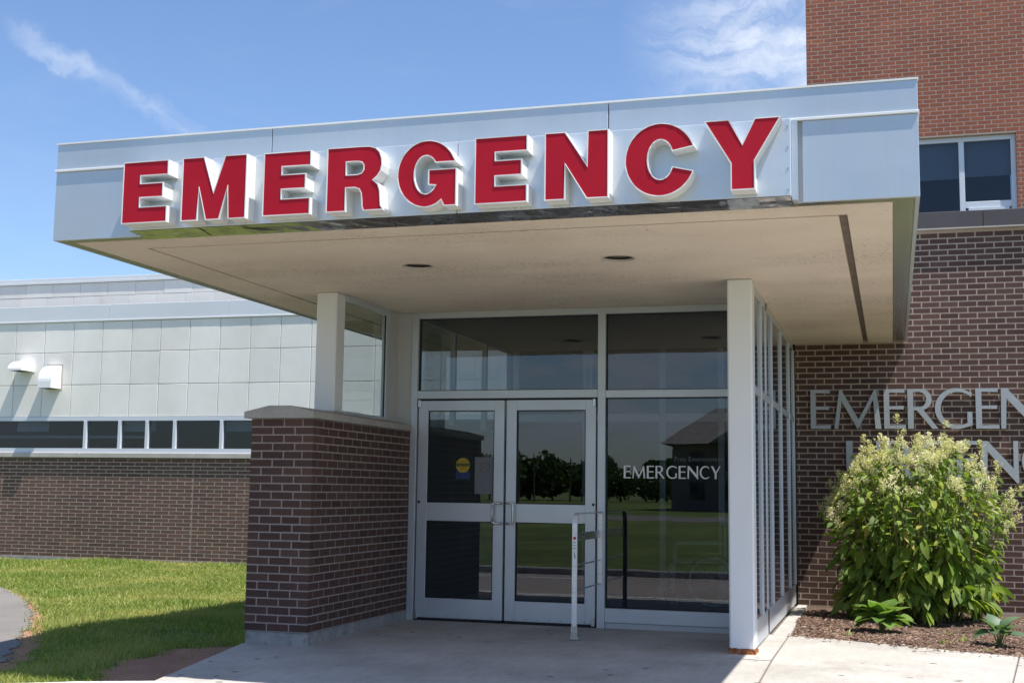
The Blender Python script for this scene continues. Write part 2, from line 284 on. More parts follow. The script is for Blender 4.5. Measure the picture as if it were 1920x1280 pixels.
# ------------------------------------------------------------------ mesh helpers
class MB:
    def __init__(s): s.v = []; s.f = []; s.sm = []
    def add(s, vs, fs, smooth=False):
        o = len(s.v); s.v += [tuple(p) for p in vs]; s.f += [tuple(i+o for i in f) for f in fs]; s.sm += [smooth]*len(fs); return s
    def box(s, x0, x1, y0, y1, z0, z1, b=0.0):
        if b <= 0:
            vs = [(x, y, z) for z in (z0, z1) for y in (y0, y1) for x in (x0, x1)]
            return s.add(vs, [(0, 2, 3, 1), (4, 5, 7, 6), (0, 1, 5, 4), (2, 6, 7, 3), (0, 4, 6, 2), (1, 3, 7, 5)])
        # chamfered box: three vertices per corner
        vs = []; idx = {}
        for i, x in enumerate((x0, x1)):
            for j, y in enumerate((y0, y1)):
                for k, z in enumerate((z0, z1)):
                    sx, sy, sz = (1, -1)[i], (1, -1)[j], (1, -1)[k]
                    for a, p in enumerate([(x, y+sy*b, z+sz*b), (x+sx*b, y, z+sz*b), (x+sx*b, y+sy*b, z)]):
                        idx[(i, j, k, a)] = len(vs); vs.append(p)
        fs = []
        def quad(keys):
            fs.append(tuple(idx[q] for q in keys))
        for i in (0, 1):
            q = [(i, 0, 0, 0), (i, 0, 1, 0), (i, 1, 1, 0), (i, 1, 0, 0)]; quad(q if i == 0 else q[::-1])
            q = [(0, i, 0, 1), (1, i, 0, 1), (1, i, 1, 1), (0, i, 1, 1)]; quad(q if i == 0 else q[::-1])
            q = [(0, 0, i, 2), (0, 1, i, 2), (1, 1, i, 2), (1, 0, i, 2)]; quad(q if i == 0 else q[::-1])
        for i in (0, 1):
            for j in (0, 1):
                q = [(i, j, 0, 0), (i, j, 0, 1), (i, j, 1, 1), (i, j, 1, 0)]; quad(q if (i+j) % 2 else q[::-1])
                q = [(0, i, j, 1), (0, i, j, 2), (1, i, j, 2), (1, i, j, 1)]; quad(q if (i+j) % 2 else q[::-1])
                q = [(i, 0, j, 0), (i, 0, j, 2), (i, 1, j, 2), (i, 1, j, 0)]; quad(q if (i+j) % 2 == 0 else q[::-1])
        for i in (0, 1):
            for j in (0, 1):
                for k in (0, 1):
                    q = [(i, j, k, 0), (i, j, k, 1), (i, j, k, 2)]; quad(q if (i+j+k) % 2 == 0 else q[::-1])
        return s.add(vs, fs)
    def tube(s, pts, r, n=8, cap=True, smooth=True):
        pts = [Vector(p) for p in pts]; rr = r if isinstance(r, (list, tuple)) else [r]*len(pts)
        vs = []; fs = []
        a = None
        for i, p in enumerate(pts):
            t = ((pts[min(i+1, len(pts)-1)]-pts[max(i-1, 0)])).normalized()
            a = t.orthogonal().normalized() if a is None else (a-t*a.dot(t)).normalized()
            b = t.cross(a)
            for k in range(n):
                g = 2*math.pi*k/n; vs.append(p+(a*math.cos(g)+b*math.sin(g))*rr[i])
        for i in range(len(pts)-1):
            for k in range(n): fs.append((i*n+k, i*n+(k+1) % n, (i+1)*n+(k+1) % n, (i+1)*n+k))
        s.add(vs, fs, smooth)
        if cap:
            m = len(pts)-1; s.add(vs[:n], [tuple(range(n))]); s.add(vs[m*n:], [tuple(range(n))[::-1]])
        return s
    def prism(s, loops, place, d0, d1, smooth_angle=None):
        """2-D loops (outer counter-clockwise, holes clockwise) extruded from depth d0 to d1; place(u, v, d) -> point"""
        tri = tessellate_polygon([[Vector((u, v, 0)) for u, v in lp] for lp in loops])
        flat = [p for lp in loops for p in lp]; n = len(flat)
        vs = [place(u, v, d0) for u, v in flat]+[place(u, v, d1) for u, v in flat]
        fs = []
        for a, b, c in tri:
            ua, ub, uc = flat[a], flat[b], flat[c]
            if (ub[0]-ua[0])*(uc[1]-ua[1])-(ub[1]-ua[1])*(uc[0]-ua[0]) < 0: a, b, c = a, c, b
            fs.append((a, b, c)); fs.append((n+a, n+c, n+b))
        o = 0
        for lp in loops:
            m = len(lp)
            for i in range(m):
                j = (i+1) % m; fs.append((o+j, o+i, n+o+i, n+o+j))
            o += m
        return s.add(vs, fs)
    def mesh(s, name):
        me = bpy.data.meshes.new(name); me.from_pydata(s.v, [], s.f); me.polygons.foreach_set('use_smooth', s.sm); me.update(); return me
    def build(s, name, mat, parent=None, kind=None):
        o = bpy.data.objects.new(name, s.mesh(name)); o.data.materials.append(MAT[mat] if isinstance(mat, str) else mat)
        return link(o, parent, kind)
def link(o, parent=None, kind=None):
    COL.objects.link(o)
    if parent is not None:
        o.parent = parent; o.matrix_parent_inverse = parent.get('_inv') and Matrix([parent['_inv'][i*4:i*4+4] for i in range(4)]) or Matrix()
    if kind: o['kind'] = kind
    return o
THINGS = []
def thing(name, label, cat, loc=(0, 0, 0), group=None):
    o = bpy.data.objects.new(name, None); COL.objects.link(o); o.location = loc; o.empty_display_size = .2
    o['_inv'] = [x for r in Matrix.Translation(-Vector(loc)) for x in r]; THINGS.append(o)
    return tag(o, label, cat, group)
def tag(o, label, cat, group=None):
    o['label'] = label; o['category'] = cat
    if group: o['group'] = group
    return o
def part_box(parent, name, mat, *a, b=0.0): return MB().box(*a, b=b).build(name, mat, parent)
def proj(p):
    d = Vector(p)-CAM; z = d.dot(AF)
    return (960+FPX*d.dot(AR)/z, 640-FPX*d.dot(AU)/z, z) if z > .1 else (-9999, -9999, 1)
def arc(cx, cy, rx, ry, a0, a1, n=14): return [(cx+rx*math.cos(math.radians(a0+(a1-a0)*i/n)), cy+ry*math.sin(math.radians(a0+(a1-a0)*i/n))) for i in range(n+1)]
def area(lp): return sum(lp[i][0]*lp[(i+1) % len(lp)][1]-lp[(i+1) % len(lp)][0]*lp[i][1] for i in range(len(lp)))/2
def offset(lp, d):
    """move a loop to its left (into the material) by d"""
    n = len(lp); r = []
    for i in range(n):
        p0, p1, p2 = Vector(lp[i-1]), Vector(lp[i]), Vector(lp[(i+1) % n]); e1 = (p1-p0).normalized(); e2 = (p2-p1).normalized()
        n1 = Vector((-e1.y, e1.x)); n2 = Vector((-e2.y, e2.x)); m = n1+n2
        if m.length < 1e-6: m = n1.copy()
        m.normalize(); k = d/max(.45, m.dot(n1)); q = p1+m*k; r.append((q.x, q.y))
    return r
# ================================================================== SETTING
ZG = -0.16
MB().add([(-600, -700, ZG), (600, -700, ZG), (600, 600, ZG), (-600, 600, ZG)], [(0, 1, 2, 3)]).build('ground', 'lawn', None, 'structure')
MB().add([(-90, -9.4, ZG+.004), (90, -9.4, ZG+.004), (90, -4.62, ZG+.004), (-90, -4.62, ZG+.004)], [(0, 1, 2, 3)]).build('driveway', 'drive', None, 'structure')
MB().add([(-140, -62, ZG+.006), (140, -62, ZG+.006), (140, -50, ZG+.006), (-140, -50, ZG+.006)], [(0, 1, 2, 3)]).build('far_road', 'asphalt', None, 'structure')
MB().box(-30, 30, -9.55, -9.402, ZG-.1, ZG+.12, .02).build('island_kerb', 'footing', None, 'structure')
for i, x in enumerate((-9, -3, 3.2, 9)):
    MB().add([(x, -8.6, ZG+.009), (x+2.8, -8.6, ZG+.009), (x+2.8, -8.48, ZG+.009), (x, -8.48, ZG+.009)], [(0, 1, 2, 3)]).build('lane_marking', 'decal_white', None, 'structure')
kb = MB(); kp = [(-1.12, -4.50), (-.72, -4.235), (-.27, -4.025), (.3, -4.025), (20, -4.025)]
for (x0, y0), (x1, y1) in zip(kp[:-1], kp[1:]):
    kb.add([(x0, y0, -.052), (x1, y1, -.052), (x1+.02, y1-.15, -.052), (x0+.02, y0-.15, -.052), (x0, y0, -.3), (x1, y1, -.3), (x1+.02, y1-.16, -.3), (x0+.02, y0-.16, -.3)], [(0, 3, 2, 1), (3, 7, 6, 2), (0, 1, 5, 4), (0, 4, 7, 3)])
kb.build('entrance_kerb', 'kerb', None, 'structure')

def poly_sheet(name, pts, zf, mat, kind='structure', thick=0.0):
    """polygon sheet whose height follows zf(x, y)"""
    if area(pts) < 0: pts = pts[::-1]
    return MB().prism([pts], lambda u, v, d: (u, v, zf(u, v)+d), 0.0, -max(thick, .002)).build(name, mat, None, kind)
def zslab(x, y): return 0.0 if y > -1.45 else (y+1.45)*.022
g = .006
# concrete panels of the entrance pavement and the walk beside it
pav = bpy.data.objects.new('entrance_pavement', None); COL.objects.link(pav); pav['kind'] = 'structure'
def slab(pts):
    if area(pts) < 0: pts = pts[::-1]
    return MB().prism([pts], lambda u, v, d: (u, v, zslab(u, v)+d), 0.0, -.22).build('slab_panel', 'concrete', pav)
slab([(0.0, .03), (0.0, -1.39), (2.2, -1.55), (3.64, -1.69), (3.645, .088), (3.48, .088), (3.48, .03)])
slab([(-.585, -2.215), (-.6, -1.45), (-.02, -1.392-.02), (.02, -1.40), (2.2, -1.58), (3.645, -1.72), (3.66, -4.02), (-.27, -4.02)])
slab([(3.66, -1.72), (3.655, .09), (5.50, -.71), (5.32, -2.23), (5.1, -4.02), (3.675, -4.02)])
slab([(5.512, -.715), (5.332, -2.23), (5.112, -4.02), (9.5, -4.02), (9.5, -2.42)])
slab([(3.50, .10), (3.652, .10), (3.60, 3.34), (3.50, 3.34)])
MB().prism([[(-.2, -4.02), (9.5, -4.02), (9.5, -2.4), (3.66, .05), (3.6, 3.3), (0.0, 3.3), (0.0, -.1), (-.5, -2.2)]], lambda u, v, d: (u, v, zslab(u, v)-.012+d), 0, -.1).build('joint_fill', 'groove', pav)

# lawn left of the entrance: gently uneven earth with blades on it
PATH = [(-9.5, 4.6), (-6.9, 2.76), (-5.38, 1.25), (-4.29, -.03), (-3.46, -1.10), (-3.0, -1.86), (-2.62, -2.4), (-2.2, -3.1), (-1.75, -4.1), (-1.5, -4.6), (-9, -4.6), (-14, 2), (-14, 6.2)]
DIRT = [(-.27, -4.0), (-.42, -3.2), (-.58, -2.24), (-.62, -1.95), (-.80, -1.72), (-1.02, -1.62), (-1.22, -1.86), (-1.38, -1.98), (-1.30, -2.35), (-1.42, -2.75), (-1.22, -3.0), (-1.18, -3.4), (-.95, -3.6), (-.85, -4.05), (-.7, -4.2)]
def inside(px, py, poly):
    c = np.zeros(len(px), bool); n = len(poly)
    for i in range(n):
        x0, y0 = poly[i]; x1, y1 = poly[i-1]
        m = ((y0 > py) != (y1 > py)) & (px < (x1-x0)*(py-y0)/((y1-y0) or 1e-9)+x0); c ^= m
    return c
def zl(x, y): return -.105+.012*np.sin(x*1.3+y*.7)+.010*np.sin(x*.6-y*1.7+1)-.035*np.clip(-(y+1)/3, 0, 1.2)
nx, ny = 70, 62
X, Y = np.meshgrid(np.linspace(-15, -.28, nx), np.linspace(-4.63, 8.38, ny)); Z = zl(X, Y)-.012
vs = np.stack([X, Y, Z], -1).reshape(-1, 3); fs = [(j*nx+i, j*nx+i+1, (j+1)*nx+i+1, (j+1)*nx+i) for j in range(ny-1) for i in range(nx-1)]
lb = MB(); lb.add(vs.tolist(), fs, True); lb.build('lawn', 'lawn', None, 'structure')
MB().box(-.57, 0.0, .0, 8.3, -.3, -.1).build('side_bed', 'mulch_bed', None, 'structure')
def rough_edge(poly, amp, step=.12):
    r = []
    for i in range(len(poly)):
        a, b = Vector(poly[i]), Vector(poly[(i+1) % len(poly)]); n = max(1, int((b-a).length/step))
        for k in range(n):
            p = a.lerp(b, k/n)+Vector((random.uniform(-amp, amp), random.uniform(-amp, amp))); r.append((p.x, p.y))
    return r
zp = lambda x, y: float(zl(np.float64(x), np.float64(y)))
pth = MB(); lp = PATH
# sheet tessellated finely enough to follow the lawn
def grid_sheet(name, poly, dz, mat, step=.12):
    xs = [p[0] for p in poly]; ys = [p[1] for p in poly]; x0, x1, y0, y1 = min(xs), max(xs), min(ys), max(ys)
    gx = np.arange(x0, x1+step, step); gy = np.arange(y0, y1+step, step); GX, GY = np.meshgrid(gx, gy); ins = inside((GX+step/2).ravel(), (GY+step/2).ravel(), poly).reshape(GX.shape)
    gz = zl(GX, GY)+dz; v = np.stack([GX, GY, gz], -1).reshape(-1, 3); n = len(gx)
    f = [(j*n+i, j*n+i+1, (j+1)*n+i+1, (j+1)*n+i) for j in range(len(gy)-1) for i in range(n-1) if ins[j, i]]
    return MB().add(v.tolist(), f, True).build(name, mat, None, 'structure')
grid_sheet('asphalt_path', rough_edge(PATH, .03), .002, 'asphalt', .06)
EDGE = [(-7.2, 3.0), (-5.55, 1.5), (-4.3, .15), (-3.35, -1.0), (-2.85, -1.8), (-2.4, -2.4), (-1.9, -3.3), (-1.6, -4.1), (-1.4, -4.6), (-1.6, -4.6), (-1.95, -4.1), (-2.3, -3.1), (-2.7, -2.4), (-3.1, -1.86), (-3.56, -1.10), (-4.4, -.03), (-5.48, 1.25), (-7.0, 2.76)]
grid_sheet('path_verge', rough_edge(EDGE, .05), -.004, 'dirt', .06)
grid_sheet('dirt_patch', rough_edge(DIRT, .06), -.004, 'dirt', .05)
def blades(name, n, xr, yr, avoid, hr, zf, mat):
    px = rng.uniform(*xr, n*2); py = rng.uniform(*yr, n*2)
    d = np.hypot(px-CAM.x, py-CAM.y); keep = rng.uniform(0, 1, n*2) < np.clip((11.0/d)**1.2, .25, 1)
    fuzzx, fuzzy = px+rng.normal(0, .05, n*2), py+rng.normal(0, .05, n*2)
    thin = np.sin(px*1.9+1.3*np.sin(py*1.1))*np.sin(py*2.3+1.7*np.sin(px*.8)); keep &= rng.uniform(0, 1, n*2) < np.where(thin > .55, .45, 1.0)
    for a, pr in avoid: keep &= ~(inside(fuzzx, fuzzy, a) & (rng.uniform(0, 1, n*2) < pr))
    px, py = px[keep], py[keep]; n = len(px)
    h = rng.uniform(*hr, n)*(1+.5*np.sin(px*2.1+py)*np.sin(py*1.7)); a = rng.uniform(0, 2*np.pi, n); lean = rng.normal(0, .55, (n, 2))*h[:, None]; wd = rng.uniform(.003, .007, n)*np.clip(np.hypot(px-CAM.x, py-CAM.y)/10, 1, 2)
    z0 = zf(px, py)-.014
    A = np.stack([px-np.cos(a)*wd, py-np.sin(a)*wd, z0], 1); B = np.stack([px+np.cos(a)*wd, py+np.sin(a)*wd, z0], 1); T = np.stack([px+lean[:, 0], py+lean[:, 1], z0+h], 1)
    v = np.stack([A, B, T], 1).reshape(-1, 3).astype(np.float32); me = bpy.data.meshes.new(name); me.vertices.add(3*n); me.vertices.foreach_set('co', v.ravel())
    me.loops.add(3*n); me.loops.foreach_set('vertex_index', np.arange(3*n, dtype=np.int32)); me.polygons.add(n); me.polygons.foreach_set('loop_start', np.arange(0, 3*n, 3, dtype=np.int32)); me.update(calc_edges=True)
    o = bpy.data.objects.new(name, me); me.materials.append(MAT[mat]); COL.objects.link(o); o['kind'] = 'stuff'; return o
gr = blades('grass', 330000, (-14, -.3), (-4.6, 8.36), [([(-1.14, -4.5), (-.72, -4.235), (-.27, -4.02), (-.1, -5), (-1.1, -5)], 1), ([(-.62, -2.25), (-.27, -4.02), (1, -4), (1, -2.2)], 1), ([(-.585, -2.26), (-.57, 9), (2, 9), (2, -2.2)], 1), (PATH, 1), (EDGE, .75), (DIRT, .985)], (.03, .062), zl, 'blade'); tag(gr, 'short green lawn grass between the entrance and the panel building', 'grass')

# planting bed at the right: mulch with loose chips
def zb(x, y): return -.02+.012*np.sin(x*3+y*2)+.012*np.sin(x*1.7-y*3.1)
BED = [(3.655, .10), (5.50, -.70), (9.5, -2.4), (9.5, 3.34), (3.60, 3.34)]
nx, ny = 60, 50; v = []; f = []
for j in range(ny+1):
    t = j/ny
    for i in range(nx+1):
        s = i/nx; x = 3.61+s*5.9; yl = .11-(x-3.655)*.431; y = yl+t*(3.35-yl); v.append((x, y, float(zb(x, y))+random.uniform(-.006, .006)))
for j in range(ny):
    for i in range(nx): f.append((j*(nx+1)+i, j*(nx+1)+i+1, (j+1)*(nx+1)+i+1, (j+1)*(nx+1)+i))
MB().add(v, f, True).build('planting_bed', 'mulch_bed', None, 'structure')
cb = MB()
for i in range(9000):
    x = random.uniform(3.64, 7); yl = .11-(x-3.655)*.431; y = yl-abs(random.gauss(0, .16)) if random.random() < .025 else random.uniform(yl-.03, 3.0) if random.random() < .5 else random.uniform(yl-.03, yl+1.6)
    a = random.uniform(0, 6.28); l = random.uniform(.008, .028); wd = random.uniform(.003, .008); z = (float(zb(x, y)) if y > yl-.03 else .004)+random.uniform(0, .012); dz = random.uniform(-.008, .008)
    dx, dy = math.cos(a)*l, math.sin(a)*l; ex, ey = -math.sin(a)*wd, math.cos(a)*wd
    cb.add([(x-dx-ex, y-dy-ey, z-dz), (x+dx-ex, y+dy-ey, z+dz), (x+dx+ex, y+dy+ey, z+dz+.003), (x-dx+ex, y-dy+ey, z-dz+.004), (x, y, z+.009)], [(0, 1, 4), (1, 2, 4), (2, 3, 4), (3, 0, 4)])
mc = cb.build('mulch_chips', 'chip', None, 'stuff'); tag(mc, 'loose brown mulch chips covering the planting bed', 'mulch')

# ================================================================== BRICKWORK
def brick_mesh(l, h, d, ch=.003):
    """brick in its own frame: u along x, v along z, outer face at y=0 and body going to +y"""
    a, b = l/2, h/2
    vs = [(-a+ch, 0, -b+ch), (a-ch, 0, -b+ch), (a-ch, 0, b-ch), (-a+ch, 0, b-ch), (-a, ch, -b), (a, ch, -b), (a, ch, b), (-a, ch, b), (-a, d, -b), (a, d, -b), (a, d, b), (-a, d, b)]
    fs = [(0, 1, 2, 3)]
    for i in range(4):
        j = (i+1) % 4; fs.append((4+i, 4+j, j, i)); fs.append((8+i, 8+j, 4+j, 4+i))
    fs.append((11, 10, 9, 8)); return vs, fs
BC = {}
def lay_bricks(parent, rects, origin, ua, mat, depth=.09, limit=300, jit=.0006):
    """rects: (u0, u1, v0, v1) on a wall; ua: unit vector along the wall; the wall's outward normal is ua x up reversed"""
    ua = Vector(ua); up = Vector((0, 0, 1)); inn = up.cross(ua)   # pointing into the wall for ua=+x -> +y
    R3 = Matrix((ua, inn, up)).transposed().to_4x4(); items = []
    for (u0, u1, v0, v1) in rects:
        c = Vector(origin)+ua*((u0+u1)/2)+up*((v0+v1)/2); X0, Y0, z = proj(c); vis = -30 < X0 < 1950 and -30 < Y0 < 1310
        items.append((vis, (u1-u0)/z if vis else 0, c, u1-u0, v1-v0))
    items.sort(key=lambda t: -t[1]); st = MB(); n = 0
    for vis, sc, c, l, h in items:
        c = c-inn*random.uniform(0, jit*2); rot = Matrix.Rotation(random.uniform(-.005, .005), 4, inn)
        mw = Matrix.Translation(c) @ rot @ R3
        if vis and n < limit:
            key = (round(l, 3), round(h, 3), depth, mat)
            if key not in BC:
                vs, fs = brick_mesh(key[0], key[1], depth); me = bpy.data.meshes.new('brick'); me.from_pydata(vs, [], fs); me.materials.append(MAT[mat]); BC[key] = me
            o = bpy.data.objects.new('brick', BC[key]); link(o, parent); o.matrix_basis = mw; n += 1
        else:
            vs, fs = brick_mesh(l, h, depth); st.add([mw @ Vector(p) for p in vs], fs)
    if st.v: st.build('brickwork', mat, parent, 'stuff')
def courses(width, rows, bl, bh, shift=lambda r: 0 if r % 2 == 0 else .5, u_start=lambda r: 0.0, u_end=None, holes=(), j=.011):
    out = []
    for r in range(rows):
        v0, v1 = r*bh+j/2, (r+1)*bh-j/2; a, e = u_start(r), (u_end(r) if u_end else width); u = a-shift(r)*bl
        while u < e-.02:
            u0, u1 = max(u+j/2 if u > a+1e-6 else a, a), min(u+bl-j/2, e)
            segs = [(u0, u1)]
            for (h0, h1, k0, k1) in holes:
                if v1 > k0 and v0 < k1:
                    ns = []
                    for s0, s1 in segs:
                        if s1 <= h0 or s0 >= h1: ns.append((s0, s1)); continue
                        if s0 < h0: ns.append((s0, h0))
                        if s1 > h1: ns.append((h1, s1))
                    segs = ns
            for s0, s1 in segs:
                if s1-s0 > .018: out.append((s0, s1, v0, v1))
            u += bl
    return out
BH = .0667
# ------------------------------------------------------------------ brick pier beside the doors
PX0, PX1, PY0, PZ0 = -.562, .003, -2.229, .0914
pier = thing('brick_pier', 'dark brown brick pier with sloped stone coping, left of the doors', 'brick pier', (-.28, -1.1, 0))
MB().box(PX0+.002, PX1-.002, PY0+.002, .0, PZ0, PZ0+26*BH).build('mortar_core', 'mortar_dark', pier)
MB().box(PX0+.004, PX1+.004, PY0-.004, -.002, -.25, PZ0-.002, .018).build('footing', 'footing', pier)
fr = courses(PX1-PX0, 26, .2, BH, shift=lambda r: 0, u_start=lambda r: 0 if r % 2 == 0 else -.0, u_end=lambda r: (PX1-PX0) if r % 2 == 0 else (PX1-PX0)-.1)
fr = [t for t in courses(PX1-PX0, 26, .2, BH, shift=lambda r: 0 if r % 2 == 0 else .5, u_end=lambda r: (PX1-PX0) if r % 2 == 0 else (PX1-PX0)-.1)]
sd_ = courses(-PY0, 26, .2, BH, shift=lambda r: 0, u_start=lambda r: .1 if r % 2 == 0 else 0.0)
lay_bricks(pier, sd_, (PX1, PY0, PZ0), (0, 1, 0), 'brick_dark', limit=215)
lay_bricks(pier, fr, (PX0, PY0, PZ0), (1, 0, 0), 'brick_dark', limit=90)
ZC = PZ0+26*BH
prof = [(-.612, ZC+.004), (.022, ZC+.004), (.022, ZC+.058), (-.19, ZC+.108), (-.385, ZC+.108), (-.612, ZC+.058)]
MB().prism([prof], lambda u, v, d: (u, d, v), PY0-.045, -.75).build('coping_stone', 'stone', pier)
MB().prism([prof], lambda u, v, d: (u, d, v), -.744, .02).build('coping_stone', 'stone', pier)

# ------------------------------------------------------------------ columns
ZS = 3.01
def column(x0, x1, y0, y1, z0, label, rust):
    t = thing('support_column', label, 'column', ((x0+x1)/2, (y0+y1)/2, z0), 'canopy columns')
    MB().box(x0, x1, y0, y1, z0+(.028 if rust else 0), ZS-.001, .012).build('shaft', 'col_white', t)
    if rust:
        m = MB(); n = 40; peri = []
        for k in range(n):
            s = k/n*4; e = int(s); q = s-e; a, b = (x0-.006, y0-.006), (x1+.006, y1+.006)
            p = [(a[0]+(b[0]-a[0])*q, a[1]), (b[0], a[1]+(b[1]-a[1])*q), (b[0]-(b[0]-a[0])*q, b[1]), (a[0], b[1]-(b[1]-a[1])*q)][e]; peri.append(p)
        vs = [(x+random.uniform(-.006, .004), y+random.uniform(-.006, .004), z0-.03) for x, y in peri]+[(x+random.uniform(-.003, .003), y+random.uniform(-.003, .003), z0+random.uniform(.014, .05)) for x, y in peri]
        m.add(vs, [(k, (k+1) % n, n+(k+1) % n, n+k) for k in range(n)]+[tuple(range(n, 2*n))]); m.build('rusted_foot', 'rust', t)['label'] = 'flaking orange rusted foot'
column(3.295, 3.497, -1.401, -1.20, 0.0, 'white square steel column with rusted foot, right of the doors', True)
column(-.369, -.172, -1.464, -1.27, ZC+.106, 'short white square column standing on the brick pier', False)

# ------------------------------------------------------------------ canopy
CX0, CX1, CY0, CY1, CZ0, CZ1 = -1.227, 4.758, -4.072, 3.355, 3.01, 3.72
can = thing('entrance_canopy', 'flat silver entrance canopy with beige stucco soffit over the doors', 'canopy', (1.76, -.3, CZ0))
part_box(can, 'roof_core', 'silver', CX0+.03, CX1-.03, CY0+.03, CY1, 3.26, CZ1-.012)
for a, b in ((CX0, .506), (.512, 2.880), (2.886, CX1)):
    MB().box(a, b, CY0, CY0+.028, 3.532, CZ1, .003).build('fascia_panel', 'silver', can)
part_box(can, 'cap_edge', 'silver_white', CX0-.006, CX1+.006, CY0-.008, CY0+.05, CZ1, CZ1+.012)
part_box(can, 'drip_strip', 'silver_white', CX0-.008, -.56, CY0-.014, CY0+.02, 3.515, 3.5315, b=.002)
part_box(can, 'drip_strip', 'silver_white', 4.0, CX1+.006, CY0-.014, CY0+.02, 3.515, 3.5315, b=.002)
MB().box(CX0, -.50, CY0+.001, CY0+.028, CZ0, 3.514, .003).build('fascia_panel', 'silver', can)
MB().box(4.085, CX1, CY0+.001, CY0+.028, CZ0, 3.514, .003).build('fascia_panel', 'silver', can)
part_box(can, 'fascia_backing', 'silver', -.50, 4.03, CY0+.01, CY0+.028, CZ0+.01, 3.52)
part_box(can, 'dark_gap', 'alu_panel', 4.03, 4.085, CY0+.02, CY0+.03, CZ0, 3.514)
for x0, x1 in ((CX0, CX0+.028), (CX1-.028, CX1)):
    for k in range(3):
        y0 = CY0+.03+k*(CY1-CY0-.03)/3; y1 = y0+(CY1-CY0-.03)/3-.005
        MB().box(x0, x1, y0, y1, CZ0, 3.514, .003).build('side_panel', 'silver', can); MB().box(x0, x1, y0, y1, 3.532, CZ1, .003).build('side_panel', 'silver', can)
    part_box(can, 'drip_strip', 'silver_white', x0-.008, x1+.008, CY0+.03, CY1, 3.515, 3.5315)
# soffit: reflective metal border, stucco fields, recessed dark channel between them
SX0, SX1, SY0 = CX0+.115, 4.603, -3.955
for k in range(4):
    y0 = CY0+.03+k*(CY1-CY0-.03)/4; y1 = y0+(CY1-CY0-.03)/4-.004
    part_box(can, 'soffit_border', 'soffit_metal', SX1+.002, CX1-.03, y0, y1, CZ0+.003+.0012*k, CZ0+.02)
    part_box(can, 'soffit_border', 'soffit_metal', CX0+.03, SX0-.002, y0, y1, CZ0+.003+.0012*k, CZ0+.02)
part_box(can, 'soffit_border', 'soffit_metal', SX0, -.50, CY0+.03, SY0-.002, CZ0+.003, CZ0+.02)
part_box(can, 'soffit_border', 'soffit_metal', 4.05, SX1, CY0+.03, SY0-.002, CZ0+.003, CZ0+.02)
part_box(can, 'soffit_channel', 'groove', SX0, SX1, SY0, CY1, CZ0+.028, CZ0+.05)
def ring_hole(cx, cy, r, n=40): return [(cx+r*math.cos(-2*math.pi*i/n), cy+r*math.sin(-2*math.pi*i/n)) for i in range(n)]
GX0, GX1, GX2, GY = -.70, 4.275, 4.33, -3.650
LIGHTS = [(1.009, -2.521), (2.622, -2.514)]
def soff(x0, x1, y0, y1, holes=()):
    MB().prism([[(x0, y0), (x1, y0), (x1, y1), (x0, y1)]]+[ring_hole(a, b, .118) for a, b in holes], lambda u, v, d: (u, v, d), CZ0, CZ0+.032 if not holes else CZ0+.027).build('soffit_panel', 'stucco', can)
soff(GX0+.02, GX1, GY+.012, CY1, LIGHTS)
soff(SX0, SX1, SY0, GY-.014)
soff(SX0, GX0-.014, GY-.0135, CY1)
soff(GX2, SX1, GY-.0135, .28); soff(GX2, SX1, .284, CY1)
for i, (x, y) in enumerate(LIGHTS):
    t = thing('downlight', ['round recessed soffit downlight nearer the brick pier', 'round recessed soffit downlight nearer the right column'][i], 'downlight', (x, y, CZ0), 'soffit downlights')
    m = MB(); n = 40; vs = []
    for r, z in ((.128, CZ0), (.126, CZ0-.005), (.117, CZ0-.004), (.114, CZ0+.010)):
        vs += [(x+r*math.cos(2*math.pi*k/n), y+r*math.sin(2*math.pi*k/n), z) for k in range(n)]
    m.add(vs, [(a*n+k, a*n+(k+1) % n, (a+1)*n+(k+1) % n, (a+1)*n+k) for a in range(3) for k in range(n)], True); m.build('trim_ring', 'sill_stone', t)
    m = MB(); vs = []
    for r, z in ((.114, CZ0+.010), (.11, CZ0+.13), (.05, CZ0+.19)):
        vs += [(x+r*math.cos(2*math.pi*k/n), y+r*math.sin(2*math.pi*k/n), z) for k in range(n)]
    m.add(vs, [(a*n+k, a*n+(k+1) % n, (a+1)*n+(k+1) % n, (a+1)*n+k) for a in range(2) for k in range(n)]+[tuple(range(2*n, 3*n))], True); m.build('can', 'dark', t)

# ------------------------------------------------------------------ big red sign
def L_E(): return [[(0, 0), (1, 0), (1, .265), (.4, .265), (.4, .405), (.9, .405), (.9, .645), (.4, .645), (.4, .76), (1, .76), (1, 1), (0, 1)]]
def L_M(): return [[(0, 0), (.26, 0), (.275, .5), (.385, 0), (.60, 0), (.715, .5), (.73, 0), (1, 0), (1, 1), (.66, 1), (.5, .44), (.34, 1), (0, 1)]]
def L_R(): return [[(0, 0), (.35, 0), (.35, .36), (.5, .36), (.575, .335), (.61, .27), (.625, .16), (.63, .07), (.655, 0), (1, 0), (1, .025), (.965, .07), (.955, .18), (.945, .30), (.91, .40), (.83, .465), (.90, .52), (.955, .60), (.975, .70), (.965, .80), (.93, .89), (.86, .96), (.75, .993), (.6, 1), (0, 1)],
                   [(.35, .57), (.35, .76), (.55, .76), (.61, .745), (.645, .70), (.645, .63), (.61, .585), (.55, .57)]]
def L_G(): return [[(.985, .03), (.985, .57), (.54, .57), (.54, .345), ]+arc(.505, .497, .18, .272, -37, -323, 28)+[(.98, .66)]+arc(.52, .51, .475, .49, 28, 268, 34)[1:]+[(.60, .035), (.68, .065), (.745, .115), (.79, .03)]]
def L_N(): return [[(0, 0), (.325, 0), (.33, .51), (.66, 0), (1, 0), (1, 1), (.672, 1), (.665, .49), (.325, 1), (0, 1)]]
